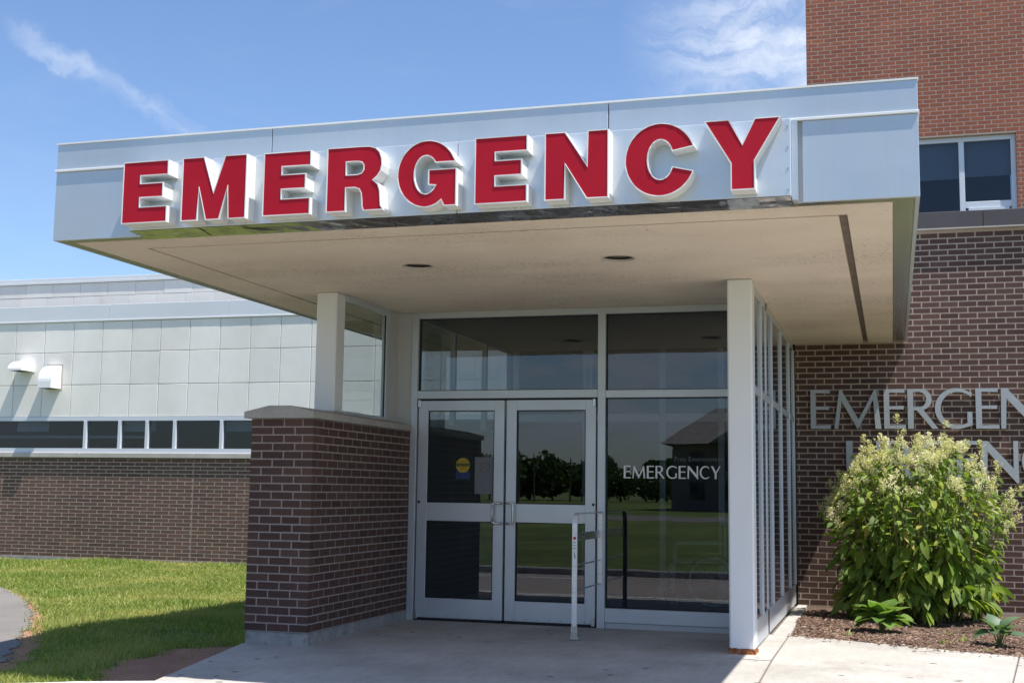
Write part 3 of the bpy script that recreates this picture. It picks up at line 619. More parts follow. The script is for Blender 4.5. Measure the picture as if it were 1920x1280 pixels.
def L_C(): return [arc(.5, .5, .5, .5, 18, 340, 44)[0:]+arc(.505, .5, .175, .265, -22, -338, 28)]
def L_Y(): return [[(.345, 0), (.66, 0), (.66, .40), (1, 1), (.66, 1), (.5, .655), (.33, 1), (0, 1), (.345, .38)]]
BIG = dict(E=L_E, M=L_M, R=L_R, G=L_G, N=L_N, C=L_C, Y=L_Y)
def fix(loops): return [lp if (area(lp) > 0) == (i == 0) else lp[::-1] for i, lp in enumerate(loops)]
sign = thing('emergency_sign', 'large illuminated sign of red block letters reading EMERGENCY on the canopy front', 'sign', (1.75, -4.17, 3.03))
YB = -4.172
MB().box(-.53, 1.905, YB, CY0-.012, 3.032, 3.508, .003).build('backing_panel', 'sign_back', sign)
MB().box(1.908, 4.022, YB, CY0-.012, 3.032, 3.508, .003).build('backing_panel', 'sign_back', sign)
part_box(sign, 'end_trim', 'silver', 4.0235, 4.058, YB+.06, CY0+.03, 3.018, 3.513)
# crumpled bare metal closing the underside of the sign
xs = [-.53, .02, .78, 1.42, 2.05, 2.75, 3.35, 4.022]
for a, b in zip(xs[:-1], xs[1:]):
    n = 7; m = MB(); vs = []
    for j in range(4):
        for i in range(n+1):
            t = j/3; vs.append((a+.001+(b-a-.004)*i/n, YB+.002+t*(SY0-YB-.006), 3.029-.019*t+(random.uniform(-.004, .004) if 0 < j < 3 else 0)-.0015*(i % 2)))
    m.add(vs, [(j*(n+1)+i, j*(n+1)+i+1, (j+1)*(n+1)+i+1, (j+1)*(n+1)+i) for j in range(3) for i in range(n)]); m.build('underside_sheet', 'mirror_sheet', sign)
for z in (3.07, 3.2, 3.33, 3.46):
    MB().tube([(4.006, YB-.004, z), (4.006, YB+.002, z)], .006, 8).build('rivet', 'steel', sign)
YL = YB-.123
for ch, x0, x1, z0, z1 in [('E', -.512, -.155, 3.052, 3.488), ('M', -.046, .447, 3.048, 3.490), ('E', .572, .921, 3.051, 3.484), ('R', 1.036, 1.441, 3.053, 3.487), ('G', 1.516, 1.950, 3.042, 3.495), ('E', 2.064, 2.413, 3.053, 3.485), ('N', 2.525, 2.933, 3.052, 3.485), ('C', 3.034, 3.472, 3.040, 3.499), ('Y', 3.52, 3.979, 3.053, 3.489)]:
    loops = fix([[(x0+u*(x1-x0), z0+v*(z1-z0)) for u, v in lp] for lp in BIG[ch]()])
    pl = lambda u, v, d: (u, d, v)
    wall = [offset(lp, .0068) for lp in loops]; face = [offset(lp, .0062) for lp in loops]
    m = MB()
    for lo, li in zip(loops, wall):       # hollow metal return with a rolled rim
        n = len(lo); jr = [random.uniform(-.0018, .0014) for _ in lo]
        vs = [(u, YL+jr[i], v) for i, (u, v) in enumerate(lo)]+[(u, YL+jr[i]*.6, v) for i, (u, v) in enumerate(li)]+[(u, YB, v) for u, v in lo]+[(u, YB, v) for u, v in li]
        fs = []
        for i in range(n):
            j = (i+1) % n; fs += [(i, j, n+j, n+i), (i, 2*n+i, 2*n+j, j), (n+i, n+j, 3*n+j, 3*n+i)]
        m.add(vs, fs)
    lt = m.build('letter', 'letter_white', sign); lt['label'] = 'red block letter %s with white metal sides' % ch
    MB().prism(face, pl, YL+.0035, YL+.010).build('letter_face', 'red', lt)
# ------------------------------------------------------------------ glazed entrance vestibule
ent = thing('glazed_entrance', 'aluminium framed glass entrance vestibule under the canopy', 'entrance', (1.7, 0, 0))
def bar(x0, x1, y0, y1, z0, z1, name='frame_bar', b=.003, mat='alu', par=None): return MB().box(x0, x1, y0, y1, z0, z1, b).build(name, mat, par or ent)
HZ = 2.945
bar(0.004, .072, -.05, .06, 0, ZS-.002, 'jamb')
bar(1.903, 1.978, -.05, .06, 0, ZS-.002, 'mullion')
bar(3.40, 3.478, -.05, .06, 0, ZS-.002, 'jamb')
bar(.072, 1.903, -.048, .058, HZ, ZS-.002, 'head'); bar(1.978, 3.40, -.048, .058, HZ, ZS-.002, 'head')
bar(.072, 1.903, -.048, .058, 2.147, 2.226, 'transom'); bar(1.978, 3.40, -.048, .058, 2.143, 2.216, 'transom')
bar(1.978, 3.40, -.046, .056, .055, .185, 'sill_panel'); bar(1.978, 3.40, -.03, .056, 0.0, .053, 'base_panel', mat='alu_panel')
def pane(x0, x1, y, z0, z1, mat='glass', par=None): return MB().box(x0, x1, y-.003, y+.003, z0, z1).build('pane', mat, par or ent)
pane(.072, 1.903, .01, 2.226, HZ); pane(1.978, 3.40, .01, 2.216, HZ); pane(1.978, 3.40, .01, .185, 2.143)
for args in ((.072, 1.903, 2.226, HZ), (1.978, 3.40, 2.216, HZ), (1.978, 3.40, .185, 2.143)):   # dark gasket round each fixed pane
    x0, x1, z0, z1 = args; g = MB()
    for q in ((x0, x1, z0, z0+.008), (x0, x1, z1-.008, z1), (x0, x0+.008, z0+.008, z1-.008), (x1-.008, x1, z0+.008, z1-.008)): g.box(q[0], q[1], -.012, .004, q[2], q[3])
    g.build('gasket', 'dark', ent)
def leaf(x0, x1, hinge_left):
    z0, z1 = .028, 2.128; st = .102
    d = MB().box(x0, x0+st, -.03, .02, z0, z1, .003).box(x1-st, x1, -.03, .02, z0, z1, .003).box(x0+st, x1-st, -.0295, .0195, 2.03, z1, .002).box(x0+st, x1-st, -.0295, .0195, .957, 1.132, .002).box(x0+st, x1-st, -.0295, .0195, z0, .215, .002)
    dr = d.build('door', 'alu', ent); dr['label'] = 'left leaf of the aluminium double doors' if hinge_left else 'right leaf of the aluminium double doors'
    for a, b in ((1.132, 2.03), (.215, .957)):
        pane(x0+st, x1-st, .0, a, b, 'glass', dr)
        g = MB()
        for q in ((x0+st, x1-st, a, a+.008), (x0+st, x1-st, b-.008, b), (x0+st, x0+st+.008, a+.008, b-.008), (x1-st-.008, x1-st, a+.008, b-.008)): g.box(q[0], q[1], -.022, -.006, q[2], q[3])
        g.build('gasket', 'dark', dr)
    hx = x1-.012 if hinge_left else x0+.012; ox = x1-.097 if hinge_left else x0+.088
    MB().tube([(hx, -.03, 1.136), (hx, -.075, 1.136), ((hx+ox)/2, -.085, 1.137), (ox, -.082, 1.134), (ox-.0, -.082, 1.126), (ox, -.082, .955), (ox, -.082, .947), ((hx+ox)/2, -.085, .944), (hx, -.075, .945), (hx, -.03, .945)], .0095, 10).build('pull_handle', 'steel', dr)
    lx = x0+.022 if hinge_left else x1-.022
    MB().tube([(lx, -.037, 1.137), (lx, -.028, 1.137)], .013, 14).build('lock_cylinder', 'dark', dr)
    MB().box(x0+.02, x1-.02, -.033, .018, .012, .027).build('door_sweep', 'dark', dr)
    for z in (2.06,):
        px = x0-.001 if hinge_left else x1-.029
        MB().box(px, px+.03, -.055, -.031, z, z+.075, .004).build('pivot', 'steel', dr)
    px = x0-.002 if hinge_left else x1-.034
    MB().box(px, px+.036, -.056, -.031, .012, .085, .004).build('pivot', 'steel', dr)
    s = MB()
    for k in range(7):
        x = x0+.1+k*(x1-x0-.2)/6; s.tube([(x, -.0335, .048), (x, -.0295, .048)], .004, 6)
    s.build('screws', 'dark', dr)
leaf(.085, .974, True); leaf(.996, 1.884, False)
part_box(ent, 'threshold', 'dark', .072, 1.903, -.02, .05, 0.001, .010)
part_box(ent, 'door_stop', 'dark', .072, 1.903, -.005, .03, 2.129, 2.146)
# grey end panel and the glazed screen above the pier
bar(-.20, .003, -.04, .06, ZC+.02, ZS-.002, 'end_panel', mat='alu_panel')
bar(-.20, -.15, -.335, -.255, ZC+.06, ZS-.002, 'screen_post'); bar(-.198, -.152, -.255, -.04, ZC+.06, ZS-.002, 'screen_infill', mat='alu_panel')
bar(-.20, -.15, -1.27, -.335, HZ, ZS-.002, 'screen_head'); bar(-.20, -.15, -1.27, -.335, ZC+.06, ZC+.125, 'screen_sill')
MB().box(-.178, -.172, -1.27, -.335, ZC+.125, HZ).build('pane', 'glass_clear', ent)
part_box(ent, 'gasket', 'dark', -.17, -.16, -.345, -.335, ZC+.125, HZ)
# right-hand glazed side wall, running back to the brick wing
SX = 3.478
ys = [-1.20, -.56, .46, 1.52, 2.58, 3.355]
bar(SX-.06, SX, -1.20, 3.355, HZ-.01, ZS-.002, 'side_head'); bar(SX-.06, SX, -1.20, 3.355, .012, .235, 'side_sill'); bar(SX-.06, SX+.006, -1.20, 3.355, 2.095, 2.16, 'side_transom')
for y in ys[1:-1]: bar(SX-.07, SX+.012, y, y+.06, .236, HZ-.011, 'side_mullion')
bar(SX-.07, SX+.012, 3.29, 3.352, .236, HZ-.011, 'side_mullion')
for a, b in zip(ys[:-1], ys[1:]):
    a2 = a+(.06 if a > -1 else 0); b2 = b if b < 3 else 3.29
    for z0, z1 in ((.235, 2.095), (2.16, HZ-.01)): MB().box(SX-.012, SX-.006, a2, b2, z0, z1).build('pane', 'glass', ent)
# left side of the vestibule, glazed above the pier height
bar(0.0, .06, .06, 3.3, 1.86, 1.94, 'side_sill'); bar(0.0, .06, .06, 3.3, HZ, ZS-.002, 'side_head')
for y in (1.1, 2.2): bar(0.0, .06, y, y+.06, 1.94, HZ, 'side_mullion')
for a, b in ((.06, 1.1), (1.16, 2.2), (2.26, 3.3)): MB().box(.027, .033, a, b, 1.94, HZ).build('pane', 'glass_clear', ent)
part_box(ent, 'interior_wall', 'interior', 0.0, .06, .06, 3.3, 0, 1.86)
part_box(ent, 'interior_ceiling', 'interior', 0.06, 3.41, .06, 3.3, ZS-.03, ZS-.003)
part_box(ent, 'interior_floor', 'interior_dark', 0.06, 3.41, .06, 3.3, .001, .008)
# inner door screen at the back of the vestibule, dark hall behind it
for x in (.06, .95, 1.0, 1.9, 2.6, 3.34): bar(x, x+.07, 3.3, 3.36, 0, 2.98, 'inner_frame')
bar(.13, 3.34, 3.302, 3.358, 2.1, 2.2, 'inner_transom')
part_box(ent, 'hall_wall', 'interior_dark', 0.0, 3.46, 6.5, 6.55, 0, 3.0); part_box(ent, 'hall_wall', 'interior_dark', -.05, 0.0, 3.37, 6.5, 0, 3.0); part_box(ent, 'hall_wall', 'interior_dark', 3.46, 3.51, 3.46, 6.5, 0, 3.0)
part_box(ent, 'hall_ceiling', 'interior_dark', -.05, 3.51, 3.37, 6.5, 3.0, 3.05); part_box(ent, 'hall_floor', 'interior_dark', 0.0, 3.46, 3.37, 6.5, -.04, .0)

# ------------------------------------------------------------------ lettering in a flared sans face
def F_E(): return [[(0, 0), (1, 0), (1, .095), (.26, .085), (.26, .49), (.92, .485), (.92, .575), (.26, .57), (.26, .915), (.97, .905), (.97, 1), (0, 1)]]
def F_M(): return [[(0, 0), (.085, 0), (.165, .70), (.49, 0), (.51, 0), (.835, .74), (.875, 0), (1, 0), (.905, 1), (.865, 1), (.52, .235), (.155, 1), (.115, 1)]]
def F_R(): return [[(0, 0), (.19, 0), (.20, .46), (.30, .46), (.80, 0), (1, 0), (.52, .475)]+arc(.46, .735, .34, .265, -62, 90, 14)+[(0, 1)], [(.19, .545), (.19, .925), (.40, .925), (.50, .90), (.585, .84), (.62, .75), (.60, .65), (.53, .58), (.43, .545)]]
def F_G(): return [[(.97, .42), (.84, .42), (.84, .145), (.72, .10), (.58, .09)]+arc(.60, .5, .45, .415, 265, 95, 22)[::1]+[(.72, .905), (.84, .86), (.95, .785), (.97, .89)]+arc(.56, .5, .56, .51, 55, 292, 30)+[(.97, .08)]]
def F_N(): return [[(0, 0), (.13, 0), (.165, .74), (.94, -.03), (1, -.03), (1, 1), (.87, 1), (.86, .33), (.17, 1), (.02, 1)]]
def F_U(): return [[(0, 1), (0, .34)]+arc(.5, .34, .5, .35, 180, 360, 20)+[(1, 1), (.88, 1), (.88, .36)]+arc(.54, .36, .34, .27, 0, -180, 18)+[(.20, 1)]]
def F_C(): return [[(.97, .10), (.97, .20), (.84, .125), (.70, .095)]+arc(.62, .5, .44, .415, 270, 90, 22)+[(.74, .905), (.86, .865), (.97, .79), (.97, .90)]+arc(.58, .5, .58, .51, 52, 308, 30)]
def F_Y(): return [[(.38, 0), (.60, 0), (.60, .45), (1, 1), (.87, 1), (.54, .55), (.22, 1), (0, 1), (.38, .43)]]
FL = dict(E=F_E, M=F_M, R=F_R, G=F_G, N=F_N, U=F_U, C=F_C, Y=F_Y)
def wall_row(name, label, letters, z0, z1, y0, y1):
    t = thing(name, label, 'sign', (letters[0][1], y0, z0))
    for ch, x0, x1 in letters:
        loops = fix([[(x0+u*(x1-x0), z0+v*(z1-z0)) for u, v in lp] for lp in FL[ch]()])
        MB().prism(loops, lambda u, v, d: (u, d, v), y0, y1).build('letter', 'brushed', t)
    return t
wall_row('wall_lettering', 'brushed metal letters on brown brick, upper row starting EMERGEN', [('E', 3.671, 3.897), ('M', 3.936, 4.46), ('E', 4.49, 4.727), ('R', 4.75, 5.078), ('G', 5.045, 5.455), ('E', 5.48, 5.724), ('N', 5.742, 6.13), ('C', 6.17, 6.55), ('Y', 6.57, 6.93)], 2.015, 2.468, 3.315, 3.346)
wall_row('wall_lettering', 'brushed metal letters on brown brick, lower row partly behind the shrub', [('U', 4.063, 4.442), ('R', 4.50, 4.83), ('G', 4.83, 5.235), ('E', 5.264, 5.488), ('N', 5.528, 5.911), ('C', 5.944, 6.33), ('E', 6.37, 6.60)], 1.425, 1.878, 3.315, 3.346)
# white vinyl word on the fixed pane
wl = thing('window_lettering', 'white vinyl word EMERGENCY on the fixed glass pane', 'lettering', (2.6, .003, 1.4))
W = [('E', .62), ('M', 1.12), ('E', .62), ('R', .80), ('G', .92), ('E', .62), ('N', .90), ('C', .82), ('Y', .80)]; gap = .13
tot_ = sum(q for _, q in W)+gap*8; x = 2.146; sc = (3.052-2.146)/tot_
for ch, q in W:
    loops = fix([[(x+u*q*sc, 1.388+v*.118) for u, v in lp] for lp in FL[ch]()])
    MB().prism(loops, lambda u, v, d: (u, d, v), .004, .0066).build('letter', 'decal_white', wl); x += (q+gap)*sc
def text_mesh(name, body, size, loc, mat, parent=None, align='CENTER'):
    c = bpy.data.curves.new(name, 'FONT'); c.body = body; c.size = size; c.align_x = align; c.resolution_u = 3; o = bpy.data.objects.new(name, c)
    COL.objects.link(o); dg = bpy.context.evaluated_depsgraph_get(); me = bpy.data.meshes.new_from_object(o.evaluated_get(dg)); bpy.data.objects.remove(o)
    me.transform(Matrix.Translation(loc) @ Matrix.Rotation(math.pi/2, 4, 'X')); r = bpy.data.objects.new(name, me); me.materials.clear(); me.materials.append(MAT[mat]); return link(r, parent)
fe = text_mesh('window_notice', 'Free Environment', .062, Vector((2.85, .0055, 1.55)), 'decal_grey'); tag(fe, 'small grey vinyl words Free Environment above the white word', 'lettering')
# round caution sticker with its blue tail, and the no smoking notice, on the left leaf
cs = thing('caution_sticker', 'round yellow CAUTION sticker with blue tail on the left door', 'sticker', (.55, -.006, 1.43))
MB().box(.478, .620, -.0055, -.0045, 1.362, 1.44).build('blue_tail', 'blue', cs)
MB().prism([[(.549+.072*math.cos(2*math.pi*k/40), 1.497+.072*math.sin(2*math.pi*k/40)) for k in range(40)]], lambda u, v, d: (u, d, v), -.0075, -.006).build('disc', 'yellow', cs)
MB().box(.482, .616, -.0088, -.0078, 1.487, 1.516).build('band', 'black', cs)
text_mesh('caution_word', 'CAUTION', .026, Vector((.549, -.0092, 1.492)), 'yellow', cs)
text_mesh('small_print', 'AUTOMATIC', .016, Vector((.549, -.0078, 1.53)), 'black', cs); text_mesh('small_print', 'DOOR', .02, Vector((.549, -.0078, 1.458)), 'black', cs)
ns = thing('no_smoking_notice', 'pale paper notice with no smoking symbol on the left door', 'notice', (.77, -.006, 1.22))
MB().box(.672, .866, -.0055, -.0045, 1.222, 1.577).build('sheet', 'paper', ns)
cx, cz = .775, 1.478; ro = [(cx+.055*math.cos(2*math.pi*k/36), cz+.055*math.sin(2*math.pi*k/36)) for k in range(36)]; ri = [(cx+.046*math.cos(-2*math.pi*k/36), cz+.046*math.sin(-2*math.pi*k/36)) for k in range(36)]
MB().prism([ro, ri], lambda u, v, d: (u, d, v), -.007, -.006).build('ring', 'decal_grey', ns)
for s in (-1, 1): MB().prism([[(cx-.034, cz-s*.034-.004), (cx+.034, cz+s*.034-.004), (cx+.034, cz+s*.034+.004), (cx-.034, cz-s*.034+.004)]], lambda u, v, d: (u, d, v), -.0071-.0003*s, -.006).build('cross_bar', 'decal_grey', ns)

# ------------------------------------------------------------------ door guard rail
rail = thing('guard_rail', 'bent flat aluminium guard rail standing beside the right door', 'guard rail', (1.92, -1.05, 0))
RX0, RX1, RYF, RYB = 1.918, 1.962, -1.06, -.062
def flat_sweep(pts, x0, x1, th, name, mat='rail_alu'):
    m = MB(); vs = []
    P = [Vector((0, a, b)) for a, b in pts]
    for i, p in enumerate(P):
        t = (P[min(i+1, len(P)-1)]-P[max(i-1, 0)]).normalized(); n = Vector((0, -t.z, t.y))
        for x, s in ((x0, -1), (x1, -1), (x1, 1), (x0, 1)): vs.append((x, p.y+n.y*th/2*s, p.z+n.z*th/2*s))
    fs = [(i*4+k, i*4+(k+1) % 4, (i+1)*4+(k+1) % 4, (i+1)*4+k) for i in range(len(P)-1) for k in range(4)]+[(3, 2, 1, 0), tuple(len(P)*4-4+k for k in range(4))]
    return m.add(vs, fs).build(name, mat, rail)
zt = 1.068
flat_sweep([(RYF, .0), (RYF, .96)]+[(RYF+.11-.11*math.cos(math.radians(a)), .96+.108*math.sin(math.radians(a))) for a in range(10, 91, 10)]+[(RYB, zt)], RX0, RX1, .012, 'bent_post')
flat_sweep([(RYB, zt-.007), (RYB, .41)], RX0+.004, RX1-.002, .012, 'wall_post')
MB().box(RX0+.012, RX0+.02, RYF+.008, RYB-.008, .832, .902, .002).build('rail_plate', 'steel', rail)
for z0, z1 in ((.628, .628), (.414, .414)): MB().box(RX0+.008, RX0+.030, RYF+.007, RYB-.007, z0-.006, z0+.006, .002).build('rail_bar', 'steel', rail)
MB().box(RX0-.014, RX1+.014, RYF-.014, RYF+.014, .0, .035, .006).box(RX0-.006, RX1+.006, RYF-.012, RYF-.0065, .035, .12, .002).build('base_bracket', 'steel', rail)
sc_ = MB()
for z in (.06, .10, .62, .40): 
    for x in (RX0+.009, RX1-.009): sc_.tube([(x, RYF-.016 if z < .2 else RYF-.009, z), (x, RYF-.006, z)], .0035, 6)
for z in (.95, .50):
    for x in (RX0+.013, RX1-.011): sc_.tube([(x, RYB-.010, z), (x, RYB-.006, z)], .0035, 6)
sc_.build('screws', 'dark', rail)
MB().box(RX0+.004, RX1-.004, RYF-.0075, RYF-.0062, .66, .93).build('instruction_label', 'decal_white', rail)
MB().tube([(1.940, -1.0685, .86), (1.940, -1.0672, .86)], .013, 16).build('label_dot', 'redink', rail)
gl = MB()
for z in (.82, .795, .77): gl.box(RX0+.012, RX1-.012, -1.0685, -1.0677, z, z+.006)
gl.box(RX0+.018, RX0+.022, -1.0685, -1.0677, .69, .745).box(RX0+.018, RX1-.014, -1.0685, -1.0677, .715, .72).box(RX1-.018, RX1-.014, -1.0685, -1.0677, .69, .714); gl.build('label_print', 'decal_grey', rail)

# ------------------------------------------------------------------ wheelchair waiting just inside the fixed pane
def wheelchair():
    c = Vector((2.62, 2.45, .008)); t = thing('wheelchair', 'pale wheelchair with tall pole waiting inside the large glass pane', 'wheelchair', c)
    Rz = Matrix.Translation(c) @ Matrix.Rotation(math.radians(12), 4, 'Z')
    P = lambda x, y, z: Rz @ Vector((x, y, z))
    def ring(x0, y, z, r, tr, name, mat, n=36): return MB().tube([P(x0+r*math.cos(2*math.pi*k/n), y, z+r*math.sin(2*math.pi*k/n)) for k in range(n+1)], tr, 7, False).build(name, mat, t)
    for y in (-.28, .28):
        w_ = ring(0, y, .30, .285, .013, 'wheel', 'dark'); s = 1 if y > 0 else -1
        rm = MB().tube([P(.25*math.cos(2*math.pi*k/36), y+s*.03, .30+.25*math.sin(2*math.pi*k/36)) for k in range(37)], .008, 6, False); rm.build('hand_rim', 'rail_alu', w_)
        sp = MB()
        for k in range(16): sp.tube([P(.02*math.cos(k), y, .30), P(.275*math.cos(k*math.pi/8), y, .30+.275*math.sin(k*math.pi/8))], .002, 4, False)
        sp.build('spokes', 'steel', w_)
        ring(-.42, y*.85, .09, .08, .012, 'caster', 'dark', 18)
        MB().tube([P(-.42, y*.85, .18), P(-.40, y*.85, .50), P(.14, y*.85, .50)], .011, 7).tube([P(.14, y*.85, .16), P(.14, y*.85, .92), P(.24, y*.85, .93)], .011, 7).tube([P(-.40, y*.85, .50), P(-.38, y*.85, .70), P(.14, y*.85, .70)], .010, 7).tube([P(-.40, y*.85, .48), P(-.58, y*.7, .14), P(-.68, y*.7, .12)], .010, 7).build('side_frame', 'rail_alu', t)
        MB().box(-.05, .05, -.05, .05, -.006, .006).build('footplate', 'dark', t).matrix_basis = Matrix.Translation(P(-.66, y*.55, .11))
    q = MB(); q.add([P(x, y, z) for x, y, z in ((-.38, -.23, .5), (.14, -.23, .48), (.14, .23, .48), (-.38, .23, .5), (-.12, 0, .46))], [(0, 1, 4), (1, 2, 4), (2, 3, 4), (3, 0, 4)]); q.build('seat', 'blue', t)
    q = MB(); q.add([P(x, y, z) for x, y, z in ((.14, -.23, .55), (.14, .23, .55), (.14, .23, .9), (.14, -.23, .9), (.18, 0, .72))], [(0, 1, 4), (1, 2, 4), (2, 3, 4), (3, 0, 4)]); q.build('backrest', 'blue', t)
    MB().tube([P(.22, -.2, .2), P(.24, -.2, 1.72)], .009, 8).tube([P(.24, -.28, 1.78), P(.24, -.2, 1.72), P(.24, -.12, 1.78)], .006, 6).build('drip_pole', 'letter_white', t)
wheelchair()
# ------------------------------------------------------------------ dark brick wing behind the bed
WX0, WX1, WY, WR = 3.50, 9.0, 3.36, 64
wing = thing('brick_wing', 'dark brown brick wing wall behind the planting bed', 'building', (6, WY, 0))
part_box(wing, 'mortar_core', 'mortar', WX0, WX1, WY+.0012, WY+.30, -.2, WR*BH+.03)
hs = [(0, 1.265, 3.02, 3.70)]                                   # where the canopy butts the wall
wr = [t for t in courses(WX1-WX0, WR, .2, BH, shift=lambda r: .35 if r % 2 == 0 else .85, holes=hs)]
lay_bricks(wing, [(a, b, c, d) for a, b, c, d in wr], (WX0, WY, .0), (1, 0, 0), 'brick_dark', .09, 300, .0003)
for a, b in ((3.0, 4.4), (4.404, 5.615), (5.619, 7.2), (7.204, 9.02)):
    MB().box(a, b, WY-.06, WY+.34, 4.312, 4.502, .004).build('flashing_panel', 'flashing', wing)
part_box(wing, 'flashing_drip', 'flash_line', 3.4, 9.02, WY-.072, WY+.02, 4.296, 4.311)
part_box(wing, 'flat_roof', 'flashing', 3.52, 9.0, WY+.35, 8.55, 4.2, 4.25)
part_box(wing, 'roof_parapet', 'flashing', 3.05, 3.5, WY+.31, 8.55, 3.9, 4.3)

# ------------------------------------------------------------------ red brick tower
TX0, TX1, TY, TZ0, TR = 3.37, 10.5, 8.6, 4.26, 94
tow = thing('brick_tower', 'tall red brick block rising behind the brick wing', 'building', (6.9, TY, 0))
WNX0, WNX1, WNZ0, WNZ1 = 4.35, 6.50, 5.2, 6.838
hole = (WNX0-TX0, WNX1-TX0, WNZ0-TZ0, WNZ1-TZ0)
cm = MB(); e = .0012
for x0, x1, z0, z1 in ((TX0+.002, WNX0, 0, TZ0+TR*BH), (WNX1, TX1, 0, TZ0+TR*BH), (WNX0, WNX1, 0, WNZ0), (WNX0, WNX1, WNZ1, TZ0+TR*BH)): cm.box(x0, x1, TY+e, TY+.35, z0, z1)
cm.build('mortar_core', 'mortar', tow)
lay_bricks(tow, courses(TX1-TX0, TR, .2, BH, shift=lambda r: .58 if r % 2 == 0 else .08, holes=[hole]), (TX0, TY, TZ0), (1, 0, 0), 'brick_red', .09, 300, .0003)
part_box(tow, 'side_wall', 'brick_red', TX0, TX0+.1, TY+.36, TY+9, 0, TZ0+TR*BH); part_box(tow, 'roof', 'flashing', TX0, TX1, TY, TY+9, TZ0+TR*BH, TZ0+TR*BH+.2)
win = MB(); fy0, fy1 = TY+.085, TY+.15
for x0, x1, z0, z1 in ((WNX0, WNX1, WNZ1-.075, WNZ1), (WNX1-.075, WNX1, WNZ0, WNZ1-.075), (WNX0, WNX0+.06, WNZ0, WNZ1-.075), (5.665, 5.745, WNZ0, WNZ1-.075), (5.745, WNX1-.075, 5.70, 5.80), (WNX0+.06, 5.665, WNZ0, WNZ0+.06)): win.box(x0, x1, fy0, fy1, z0, z1, .004)
wn_ = win.build('window', 'window_frame', tow)
MB().box(5.79, 5.83, fy0-.02, fy1-.03, 5.3, 5.695).box(6.34, 6.38, fy0-.02, fy1-.03, 5.3, 5.695).box(5.83, 6.34, fy0-.02, fy1-.03, 5.655, 5.695).build('opening_sash', 'window_frame', wn_)
for x0, x1, z0, z1 in ((WNX0+.06, 5.665, WNZ0+.06, WNZ1-.075), (5.745, WNX1-.075, 5.80, WNZ1-.075), (5.745, WNX1-.075, WNZ0, 5.70)): MB().box(x0, x1, fy0+.03, fy0+.036, z0, z1).build('pane', 'glass_dark', wn_)
part_box(wn_, 'blind', 'blind', WNX0+.05, 5.67, fy1+.05, fy1+.06, 6.20, WNZ1-.05); part_box(wn_, 'blind', 'blind', 5.74, WNX1-.05, fy1+.05, fy1+.06, 6.22, WNZ1-.05)
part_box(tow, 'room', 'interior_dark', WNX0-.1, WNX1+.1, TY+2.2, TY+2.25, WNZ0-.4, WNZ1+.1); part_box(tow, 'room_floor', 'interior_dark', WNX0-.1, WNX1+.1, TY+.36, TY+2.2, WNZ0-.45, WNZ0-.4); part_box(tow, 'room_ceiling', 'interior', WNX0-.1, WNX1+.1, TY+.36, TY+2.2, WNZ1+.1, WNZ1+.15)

# ------------------------------------------------------------------ panel clad building at the left
LY = 8.40
lef = thing('panel_building', 'low building with pale square panels over brown brick, across the lawn', 'building', (-6, LY, -.1))
LX0, LX1 = -14.6, 3.3; ZB0 = -.13; LR = 28
part_box(lef, 'mortar_core', 'mortar_light', LX0, LX1, LY+.0015, LY+.3, -.4, ZB0+LR*BH)
lay_bricks(lef, [(a, b, c, d) for a, b, c, d in courses(LX1-LX0, LR, .3, BH, shift=lambda r: .2 if r % 2 == 0 else .7)], (LX0, LY, ZB0), (1, 0, 0), 'brick_brown', .09, 300, .0004)
part_box(lef, 'footing', 'footing', LX0, LX1, LY-.012, LY+.001, -.4, -.075)
part_box(lef, 'control_joint', 'mortar_dark', -7.45, -7.435, LY-.0009, LY+.02, ZB0, ZB0+LR*BH)
for k, x in enumerate(np.arange(LX0, LX1, 2.4)): MB().box(x, min(x+2.394, LX1), LY-.055, LY+.2, 1.752, 1.842, .006).build('sill_stone', 'sill_stone', lef)
part_box(lef, 'window_base', 'window_frame', LX0, LX1, LY-.02, LY+.1, 1.8425, 1.925)
part_box(lef, 'window_head', 'window_frame', LX0, LX1, LY-.012, LY+.1, 2.432, 2.505)
mull = [-13.2, -11.95, -9.748, -9.013, -8.44, -7.867, -6.914, -6.0, -5.0, -4.1, -3.0, -2.0, -1.0, 0.0, 1.2, 2.4]
for x in mull: MB().box(x-.032, x+.032, LY-.015, LY+.09, 1.925, 2.432, .003).build('window_mullion', 'window_frame', lef)
for a, b in zip(mull[:-1], mull[1:]): MB().box(a+.032, b-.032, LY+.035, LY+.041, 1.925, 2.432).build('pane', 'glass_dark', lef)
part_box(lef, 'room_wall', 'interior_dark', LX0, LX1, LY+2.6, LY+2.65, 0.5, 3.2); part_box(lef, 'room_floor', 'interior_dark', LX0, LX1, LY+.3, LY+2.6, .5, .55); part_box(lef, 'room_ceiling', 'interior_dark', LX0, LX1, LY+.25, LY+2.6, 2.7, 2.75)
for x in (-11.0, -8.7, -6.6, -4.4): part_box(lef, 'interior_blind', 'blind', x-.35, x+.35, LY+.14, LY+.15, 2.24, 2.6)
part_box(lef, 'interior_rail', 'blind', LX0, -8.6, LY+.3, LY+.34, 2.12, 2.17)
part_box(lef, 'panel_backing', 'panel_joint', LX0, LX1, LY+.008, LY+.2, 2.505, 4.29)
vj = [-14.6, -13.93, -13.3, -12.66, -12.02, -11.385, -10.741, -10.106, -9.481, -8.854, -8.248, -7.64, -7.02, -6.409, -5.808, -5.206]
while vj[-1] < 3: vj.append(vj[-1]+.61)
rows = [2.507, 3.103, 3.713, 4.285]
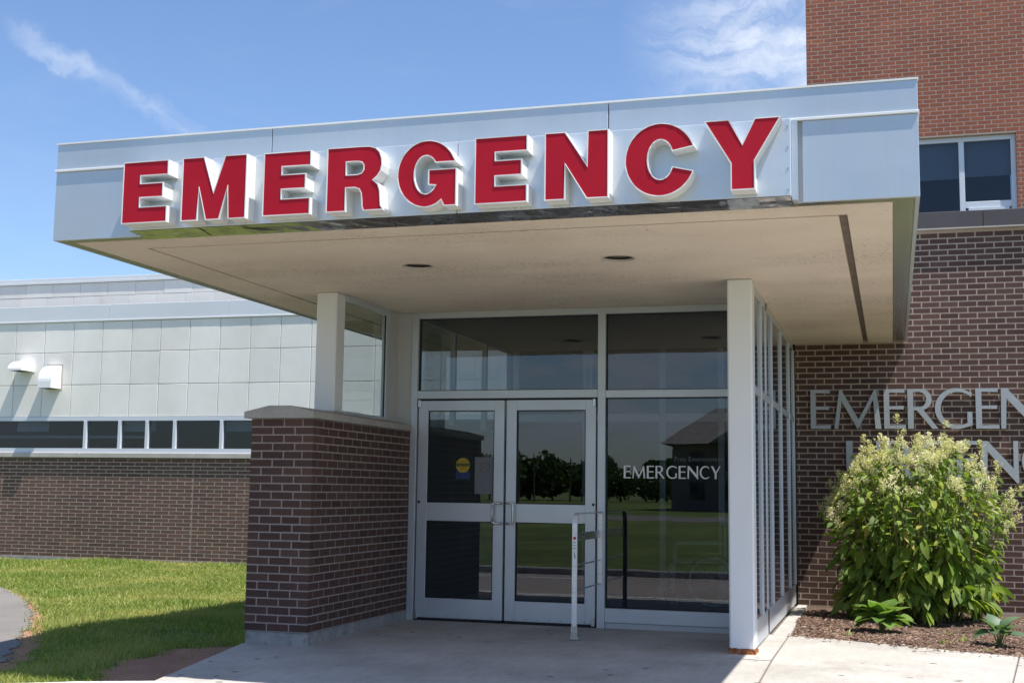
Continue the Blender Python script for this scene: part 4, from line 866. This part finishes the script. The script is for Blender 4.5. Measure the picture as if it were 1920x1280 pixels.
for i in range(len(vj)-1):
    for j in range(3):
        t1, t2 = random.uniform(-.0012, .0012), random.uniform(-.0012, .0012); a, b, c, d = vj[i]+.006, vj[i+1]-.006, rows[j]+.006, rows[j+1]-.006
        m = MB().box(a, b, LY, LY+.012, c, d, .004); m.v = [(x, y+(t1*(1 if x > (a+b)/2 else -1)+t2*(1 if z > (c+d)/2 else -1) if y < LY+.005 else 0), z) for x, y, z in m.v]
        m.build('wall_panel', 'panel', lef)
part_box(lef, 'cap_drip', 'panel_trim', LX0, LX1, LY-.024, LY+.05, 4.288, 4.318, b=.004)
for a, b in ((LX0, -12.2), (-12.194, -9.36), (-9.354, -6.86), (-6.854, -4.3), (-4.294, -1.8), (-1.794, LX1)): MB().box(a, b, LY-.016, LY+.4, 4.319, 4.60, .004).build('cap_panel', 'cap_panel', lef)
UY = 9.7
part_box(lef, 'upper_backing', 'panel_joint', LX0-1, LX1, UY+.008, UY+.3, 4.4, 5.27); part_box(lef, 'lower_roof', 'flashing', LX0, LX1, LY+.4, UY, 4.45, 4.5)
x = LX0-1; k = 0
while x < LX1:
    for z0, z1, sh in ((4.45, 4.995, 0), (5.0, 5.265, .15)):
        MB().box(x+sh+.004, x+sh+.636, UY+random.uniform(-.002, .002), UY+.012, z0, z1-.006, .003).build('upper_panel', 'panel', lef)
    x += .64; k += 1
part_box(lef, 'roof_drip', 'panel_trim', LX0-1, LX1, UY-.03, UY+.05, 5.27, 5.305); 
for a in np.arange(LX0-1, LX1, 3.1): MB().box(a, min(a+3.094, LX1), UY-.022, UY+.4, 5.306, 5.385, .004).build('roof_cap', 'cap_panel', lef)
part_box(lef, 'roof', 'flashing', LX0-1, LX1, UY+.3, UY+8, 5.2, 5.25)
def hood(x0, x1, z0, z1, dep, label, back, side_drop):
    t = thing('exhaust_hood', label, 'vent hood', ((x0+x1)/2, LY, z0), 'wall exhaust hoods')
    pr = [(0, z0), (0, z1)]+[(-dep*math.sin(math.radians(a)), z0+side_drop+(z1-z0-side_drop)*math.cos(math.radians(a))) for a in range(8, 91, 9)]+[(-dep, z0+.0)]
    pr = [(u, v) for u, v in pr]; pr = pr if area(pr) > 0 else pr[::-1]
    m = MB(); m.prism([pr], lambda u, v, d: (d, LY-.004+u, v), x0, x1); m.build('hood', 'hood', t)
    MB().box(x0-.03, x1+.03, LY-.006, LY-.001, z0-.01, z1+.035).build('wall_flange', 'sill_stone' if back else 'hood', t)
    MB().box(x0+.02, x1-.02, LY-dep+.02, LY-.02, z0-.004, z0+.0).build('mesh_screen', 'dark', t)
hood(-10.62, -10.33, 3.03, 3.46, .30, 'white quarter round exhaust hood, right of the pair on the panels', True, .12)
hood(-11.25, -10.95, 3.36, 3.56, .36, 'white shallow exhaust hood, left of the pair on the panels', False, .03)

# ------------------------------------------------------------------ plants
def leaf_mesh(name, l, wd, droop, mat, fold=.18, n=5):
    """pointed ovate leaf along +y, folded at the midrib and arching down"""
    vs = []; fs = []
    for i in range(n+1):
        t = i/n; hw = wd*(math.sin(math.pi*min(1, t*.93+.07))**.85)*(1-.35*t) if 0 < i < n else (.003 if i == 0 else 0)
        y = l*(t-.18*droop*t*t); z = -droop*l*t*t*.55
        vs += [(-hw, y, z+fold*hw), (0, y, z), (hw, y, z+fold*hw)]
    for i in range(n):
        a = i*3; fs += [(a, a+1, a+4, a+3), (a+1, a+2, a+5, a+4)]
    me = bpy.data.meshes.new(name); me.from_pydata(vs, [], fs); me.polygons.foreach_set('use_smooth', [True]*len(fs)); me.materials.append(MAT[mat]); me.update(); return me
def orient(p, d, upv=Vector((0, 0, 1)), roll=0):
    y = Vector(d).normalized(); x = y.cross(upv)
    if x.length < 1e-3: x = Vector((1, 0, 0))
    x.normalize(); z = x.cross(y); return Matrix.Translation(p) @ Matrix((x, y, z)).transposed().to_4x4() @ Matrix.Rotation(roll, 4, 'Y')
def join_into(mb, me, mw):
    n = len(mb.v); mb.v += [tuple(mw @ v.co) for v in me.vertices]
    for p in me.polygons: mb.f.append(tuple(n+i for i in p.vertices)); mb.sm.append(True)
def shrub():
    c = Vector((4.80, 2.22, 0)); t = thing('flowering_shrub', 'big leafy green shrub with cream flower plumes against the brick wall', 'shrub', c)
    LM = [leaf_mesh('leaf', random.uniform(.15, .19), random.uniform(.032, .043), d, 'leaf') for d in (.25, .6, .9, 1.2, .45)]
    def plume():
        m = MB()
        for b in range(9):
            z0 = b*.014; ang = b*2.4; ln = .085*(1-b/11); dv = Vector((math.cos(ang)*.8, math.sin(ang)*.8, .75)).normalized()
            for q in range(8):
                p = Vector((0, 0, z0))+dv*ln*(q+1)/8
                for _ in range(2):
                    o = p+Vector((random.gauss(0, .006), random.gauss(0, .006), random.gauss(0, .006))); a = Vector((random.gauss(0, 1), random.gauss(0, 1), random.gauss(0, 1))).normalized()*.0065; bb = a.cross(Vector((random.random(), random.random(), 1))).normalized()*.0058
                    m.add([o-a, o+bb, o+a, o-bb], [(0, 1, 2, 3)])
        me = m.mesh('flower_plume'); me.materials.append(MAT['flower']); return me
    PL = [plume() for _ in range(5)]
    stems = MB(); leaves = []; flowers = []
    R = random.Random(11); ns = 135
    for i in range(ns):
        a = R.uniform(0, 2*math.pi); rr = math.sqrt(R.random()); u, v = rr*math.cos(a), rr*math.sin(a)
        base = c+Vector((u*.42, v*.32, 0)); top = Vector((c.x+u*.93, min(3.22, c.y+v*.78), 0))
        hgt = 1.76*math.sqrt(max(0, 1-.62*rr**2.4))*R.uniform(.90, 1.06)
        if u < -.75: hgt *= .92
        top.z = hgt; mid = base.lerp(top, .55)+Vector((0, 0, hgt*.12))
        pts = [base, base.lerp(mid, .5)+Vector((0, 0, .05)), mid, mid.lerp(top, .6)+Vector((0, 0, .04)), top]
        stems.tube(pts, [.008, .007, .006, .004, .003], 5, False)
        nl = R.randint(13, 18)
        for k in range(nl):
            s = .16+.82*(k/(nl-1)); q = s*4; e = min(3, int(q)); p = Vector(pts[e]).lerp(Vector(pts[e+1]), q-e)
            outw = Vector((p.x-c.x, p.y-c.y, 0)); aa = math.atan2(outw.y, outw.x)+R.gauss(0, .95)+(math.pi if R.random() < .10 else 0)
            d = Vector((math.cos(aa), math.sin(aa), R.uniform(-.75, .28)))
            size = (1.15-.65*max(0, s-.5)/.5)*R.choice((R.uniform(.45, .8), R.uniform(.7, 1.25)))
            # a short side twig carries the leaf away from the stem
            p2 = p+Vector((math.cos(aa), math.sin(aa), .1))*R.uniform(.0, .11)
            if p2.y > 3.27: continue
            leaves.append((LM[R.randrange(5)], orient(p2, d, roll=R.gauss(0, .5)) @ Matrix.Scale(size, 4)))
        for k in range(R.choice((1, 1, 2, 2)) if rr < .95 else 1):
            fp = top+Vector((R.gauss(0, .05), R.gauss(0, .05), R.uniform(-.06, .03)))
            if fp.y < 3.28: flowers.append((PL[R.randrange(5)], Matrix.Translation(fp) @ Euler((R.gauss(0, .4), R.gauss(0, .4), R.uniform(0, 6)), 'XYZ').to_matrix().to_4x4() @ Matrix.Scale(R.uniform(.75, 1.2), 4)))
    for i in range(120):                                   # low arching skirt of big drooping leaves
        a = R.uniform(math.pi*.9, 2.1*math.pi); u, v = math.cos(a), math.sin(a); q = R.uniform(.62, .98); hh = R.choice((R.uniform(.10, .45), R.uniform(.28, 1.1)))
        p0 = c+Vector((u*.3, v*.25, .02)); p1 = c+Vector((u*q*.82, v*q*.66, hh)); stems.tube([p0, p0.lerp(p1, .5)+Vector((0, 0, .12)), p1], [.007, .005, .003], 5, False)
        for k in range(7):
            p = p0.lerp(p1, .4+.6*k/6)+Vector((0, 0, .1*(1-k/6))); aa = a+R.gauss(0, .8); leaves.append((LM[R.randrange(5)], orient(p, Vector((math.cos(aa), math.sin(aa), R.uniform(-1.1, -.1))), roll=R.gauss(0, .5)) @ Matrix.Scale(R.uniform(.9, 1.35), 4)))
    for (bx, by, tx, ty, tz) in ((4.2, 2.3, 3.80, 2.25, 1.07), (4.25, 2.4, 3.92, 2.4, 1.30), (4.3, 2.4, 4.02, 2.5, 1.45), (5.4, 2.2, 5.83, 2.2, 1.35), (4.3, 2.0, 3.95, 1.9, .95), (4.5, 2.2, 4.28, 2.1, 1.78), (4.7, 2.2, 4.62, 2.0, 1.98), (5.0, 2.2, 5.12, 2.1, 1.95), (5.2, 2.2, 5.45, 2.1, 1.72), (5.4, 2.0, 5.72, 1.8, .98), (4.9, 2.0, 4.92, 1.7, 1.62), (5.3, 2.1, 5.62, 2.0, 1.52)):   # long side shoots
        b0, tp = Vector((bx, by, .6)), Vector((tx, ty, tz)); stems.tube([b0, b0.lerp(tp, .6)+Vector((0, 0, .05)), tp], [.006, .004, .002], 5, False)
        for k in range(9):
            s = .35+.65*k/9; p = b0.lerp(tp, s); d = Vector((R.uniform(-1, 1), R.uniform(-1, 1), R.uniform(-.4, .3))); leaves.append((LM[R.randrange(5)], orient(p, d, roll=R.gauss(0, .5)) @ Matrix.Scale(R.uniform(.35, .6), 4)))
        for k in range(4): flowers.append((PL[k], Matrix.Translation(tp-(tp-b0)*.09*k+Vector((0, 0, .02))) @ Euler((R.gauss(0, .5), R.gauss(0, .5), k), 'XYZ').to_matrix().to_4x4() @ Matrix.Scale(.85, 4)))
    stems.build('stems', 'stem', t)
    leaves.sort(key=lambda q: (q[1].translation-CAM).length); st = MB()
    for i, (me, mw) in enumerate(leaves):
        if i < 300: o = bpy.data.objects.new('leaf', me); link(o, t); o.matrix_basis = mw
        else: join_into(st, me, mw)
    st.build('foliage', 'leaf', t, 'stuff')
    for me, mw in flowers[:295]: o = bpy.data.objects.new('flower_plume', me); link(o, t); o.matrix_basis = mw
shrub()
def hosta(c, n, l, wd, mat, label, seed):
    R = random.Random(seed); t = thing('hosta', label, 'plant', c, 'hosta plants'); ms = [leaf_mesh('leaf', l, wd, d, mat, .22, 6) for d in (.5, .8, 1.1)]
    for i in range(n):
        a = i*2.39996+R.uniform(-.2, .2); ring = i/n; el = 1.15-1.05*ring+R.uniform(-.12, .12)
        st = Vector(c)+Vector((math.cos(a), math.sin(a), 0))*(.015+.05*ring)+Vector((0, 0, .03+.10*(1-ring*.4)))
        o = bpy.data.objects.new('leaf', ms[R.randrange(3)]); link(o, t); o.matrix_basis = orient(st, Vector((math.cos(a)*math.cos(el), math.sin(a)*math.cos(el), math.sin(el))), roll=R.gauss(0, .2)) @ Matrix.Scale(R.uniform(.8, 1.1), 4)
    sb = MB()
    for i in range(n):
        a = i*2.39996; ring = i/n; sb.tube([Vector(c)+Vector((0, 0, -.03)), Vector(c)+Vector((math.cos(a), math.sin(a), 0))*(.015+.05*ring)+Vector((0, 0, .03+.10*(1-ring*.4)))], .004, 5, False)
    sb.build('stalks', 'stem', t)
hosta((4.45, .86, -.01), 26, .27, .115, 'hosta', 'bright green hosta clump in front of the shrub', 3)
hosta((5.42, .10, -.01), 15, .20, .085, 'hosta_blue', 'small blue green hosta at the edge of the bed', 5)
wd_ = [(4.95, -.05, 'small green weed at the pavement edge midway between the hostas'), (4.16, .34, 'small green weed at the pavement edge left of the bright hosta'), (5.02, .75, 'small green weed near the shrub, between the two hostas'), (5.30, -.40, 'small green weed just in front of the blue green hosta'), (5.13, .24, 'small green weed just left of the blue green hosta')]
wm = [leaf_mesh('leaf', .05, .012, .5, 'hosta'), leaf_mesh('leaf', .07, .008, .3, 'blade')]
for i, (x, y, lab) in enumerate(wd_):
    R = random.Random(i); t = thing('weed', lab, 'weed', (x, y, -.01), 'weeds in the planting bed')
    for k in range(7):
        a = R.uniform(0, 6.28); o = bpy.data.objects.new('leaf', wm[R.randrange(2)]); link(o, t); o.matrix_basis = orient(Vector((x+R.gauss(0, .015), y+R.gauss(0, .015), 0.0)), Vector((math.cos(a), math.sin(a), R.uniform(.3, 1.4)))) @ Matrix.Scale(R.uniform(.7, 1.3), 4)

# ------------------------------------------------------------------ what the glass reflects: far side of the drive
def tree(x, y, h, r, label, seed):
    R = random.Random(seed); t = thing('broadleaf_tree', label, 'tree', (x, y, ZG), 'trees across the drive'); tr = MB()
    tr.tube([(x, y, ZG), (x+R.uniform(-.2, .2), y, h*.3), (x+R.uniform(-.3, .3), y, h*.75)], [.16*h/6, .12*h/6, .04], 7)
    blobs = [(Vector((x+R.gauss(0, r*.45), y+R.gauss(0, r*.45), h*R.uniform(.35, .9))), R.uniform(.35, .6)*r) for _ in range(16)]
    for b, q in blobs: tr.tube([(x, y, h*.3), b], [.05, .02], 5)
    tr.build('trunk', 'bark', t); cr = MB(); s = .085*h
    for b, q in blobs:
        for _ in range(95):
            d = Vector((R.gauss(0, 1), R.gauss(0, 1), R.gauss(0, 1))).normalized(); p = b+d*q*R.uniform(.6, 1.05); n = Vector((R.gauss(0, 1), R.gauss(0, 1), R.gauss(0, 1))).normalized(); a = n.orthogonal().normalized()*s*R.uniform(.5, 1); bb = n.cross(a)*.8
            cr.add([p-a, p+bb, p+a, p-bb], [(0, 1, 2, 3)])
    cr.build('crown', 'tree_leaf', t)
for i in range(34):
    tree(-84+i*2.8+random.uniform(-1, 1), -152-random.uniform(0, 30), random.uniform(3.4, 6.2), random.uniform(2.6, 3.6), 'dark broadleaf tree in the row across the drive', 50+i)
def house():
    t = thing('gabled_house', 'dark building with hipped roof beyond the drive', 'building', (-4, -84, ZG)); x0, x1, y0, y1 = -11.5, 9, -96, -84
    part_box(t, 'wall', 'siding', x0, x1, y0, y1, ZG, 4.9)
    rf = MB(); rf.add([(x0-.8, y0-.8, 4.9), (x1+.8, y0-.8, 4.9), (x1+.8, y1+.8, 4.9), (x0-.8, y1+.8, 4.9), (x0+2.6, -90, 8.0), (x1-2.6, -90, 8.0)], [(0, 1, 5, 4), (1, 2, 5), (2, 3, 4, 5), (3, 0, 4), (3, 2, 1, 0)]); rf.build('roof', 'roof', t)
    MB().add([(-8.5, y1+1.5, 4.9), (-1.5, y1+1.5, 4.9), (-5, y1+1.5, 7.2), (-8.5, -90, 4.9), (-1.5, -90, 4.9), (-5, -90, 7.2)], [(0, 1, 2), (0, 2, 5, 3), (1, 4, 5, 2)]).build('dormer', 'roof', t)
    for z in (.7, 2.9):
        for x in np.arange(x0+1.4, x1-1, 2.6): MB().box(x, x+1.1, y1, y1+.05, z, z+1.4).build('window', 'glass_dark', t)
house()
for i, (x, y, h) in enumerate(((-42.4, -148, 6.4), (-41.0, -150, 6.1), (-36, -150, 5.6), (-34.2, -149, 5.3))):
    t = thing('utility_pole', 'wooden utility pole with cross arm across the drive', 'pole', (x, y, ZG), 'poles across the drive'); MB().tube([(x, y, ZG), (x, y, h)], [.12, .08], 8).build('pole', 'wood_pole', t); part_box(t, 'cross_arm', 'wood_pole', x-.8, x+.8, y-.07, y+.07, h-.8, h-.62)
for o in THINGS:
    if '_inv' in o: del o['_inv']
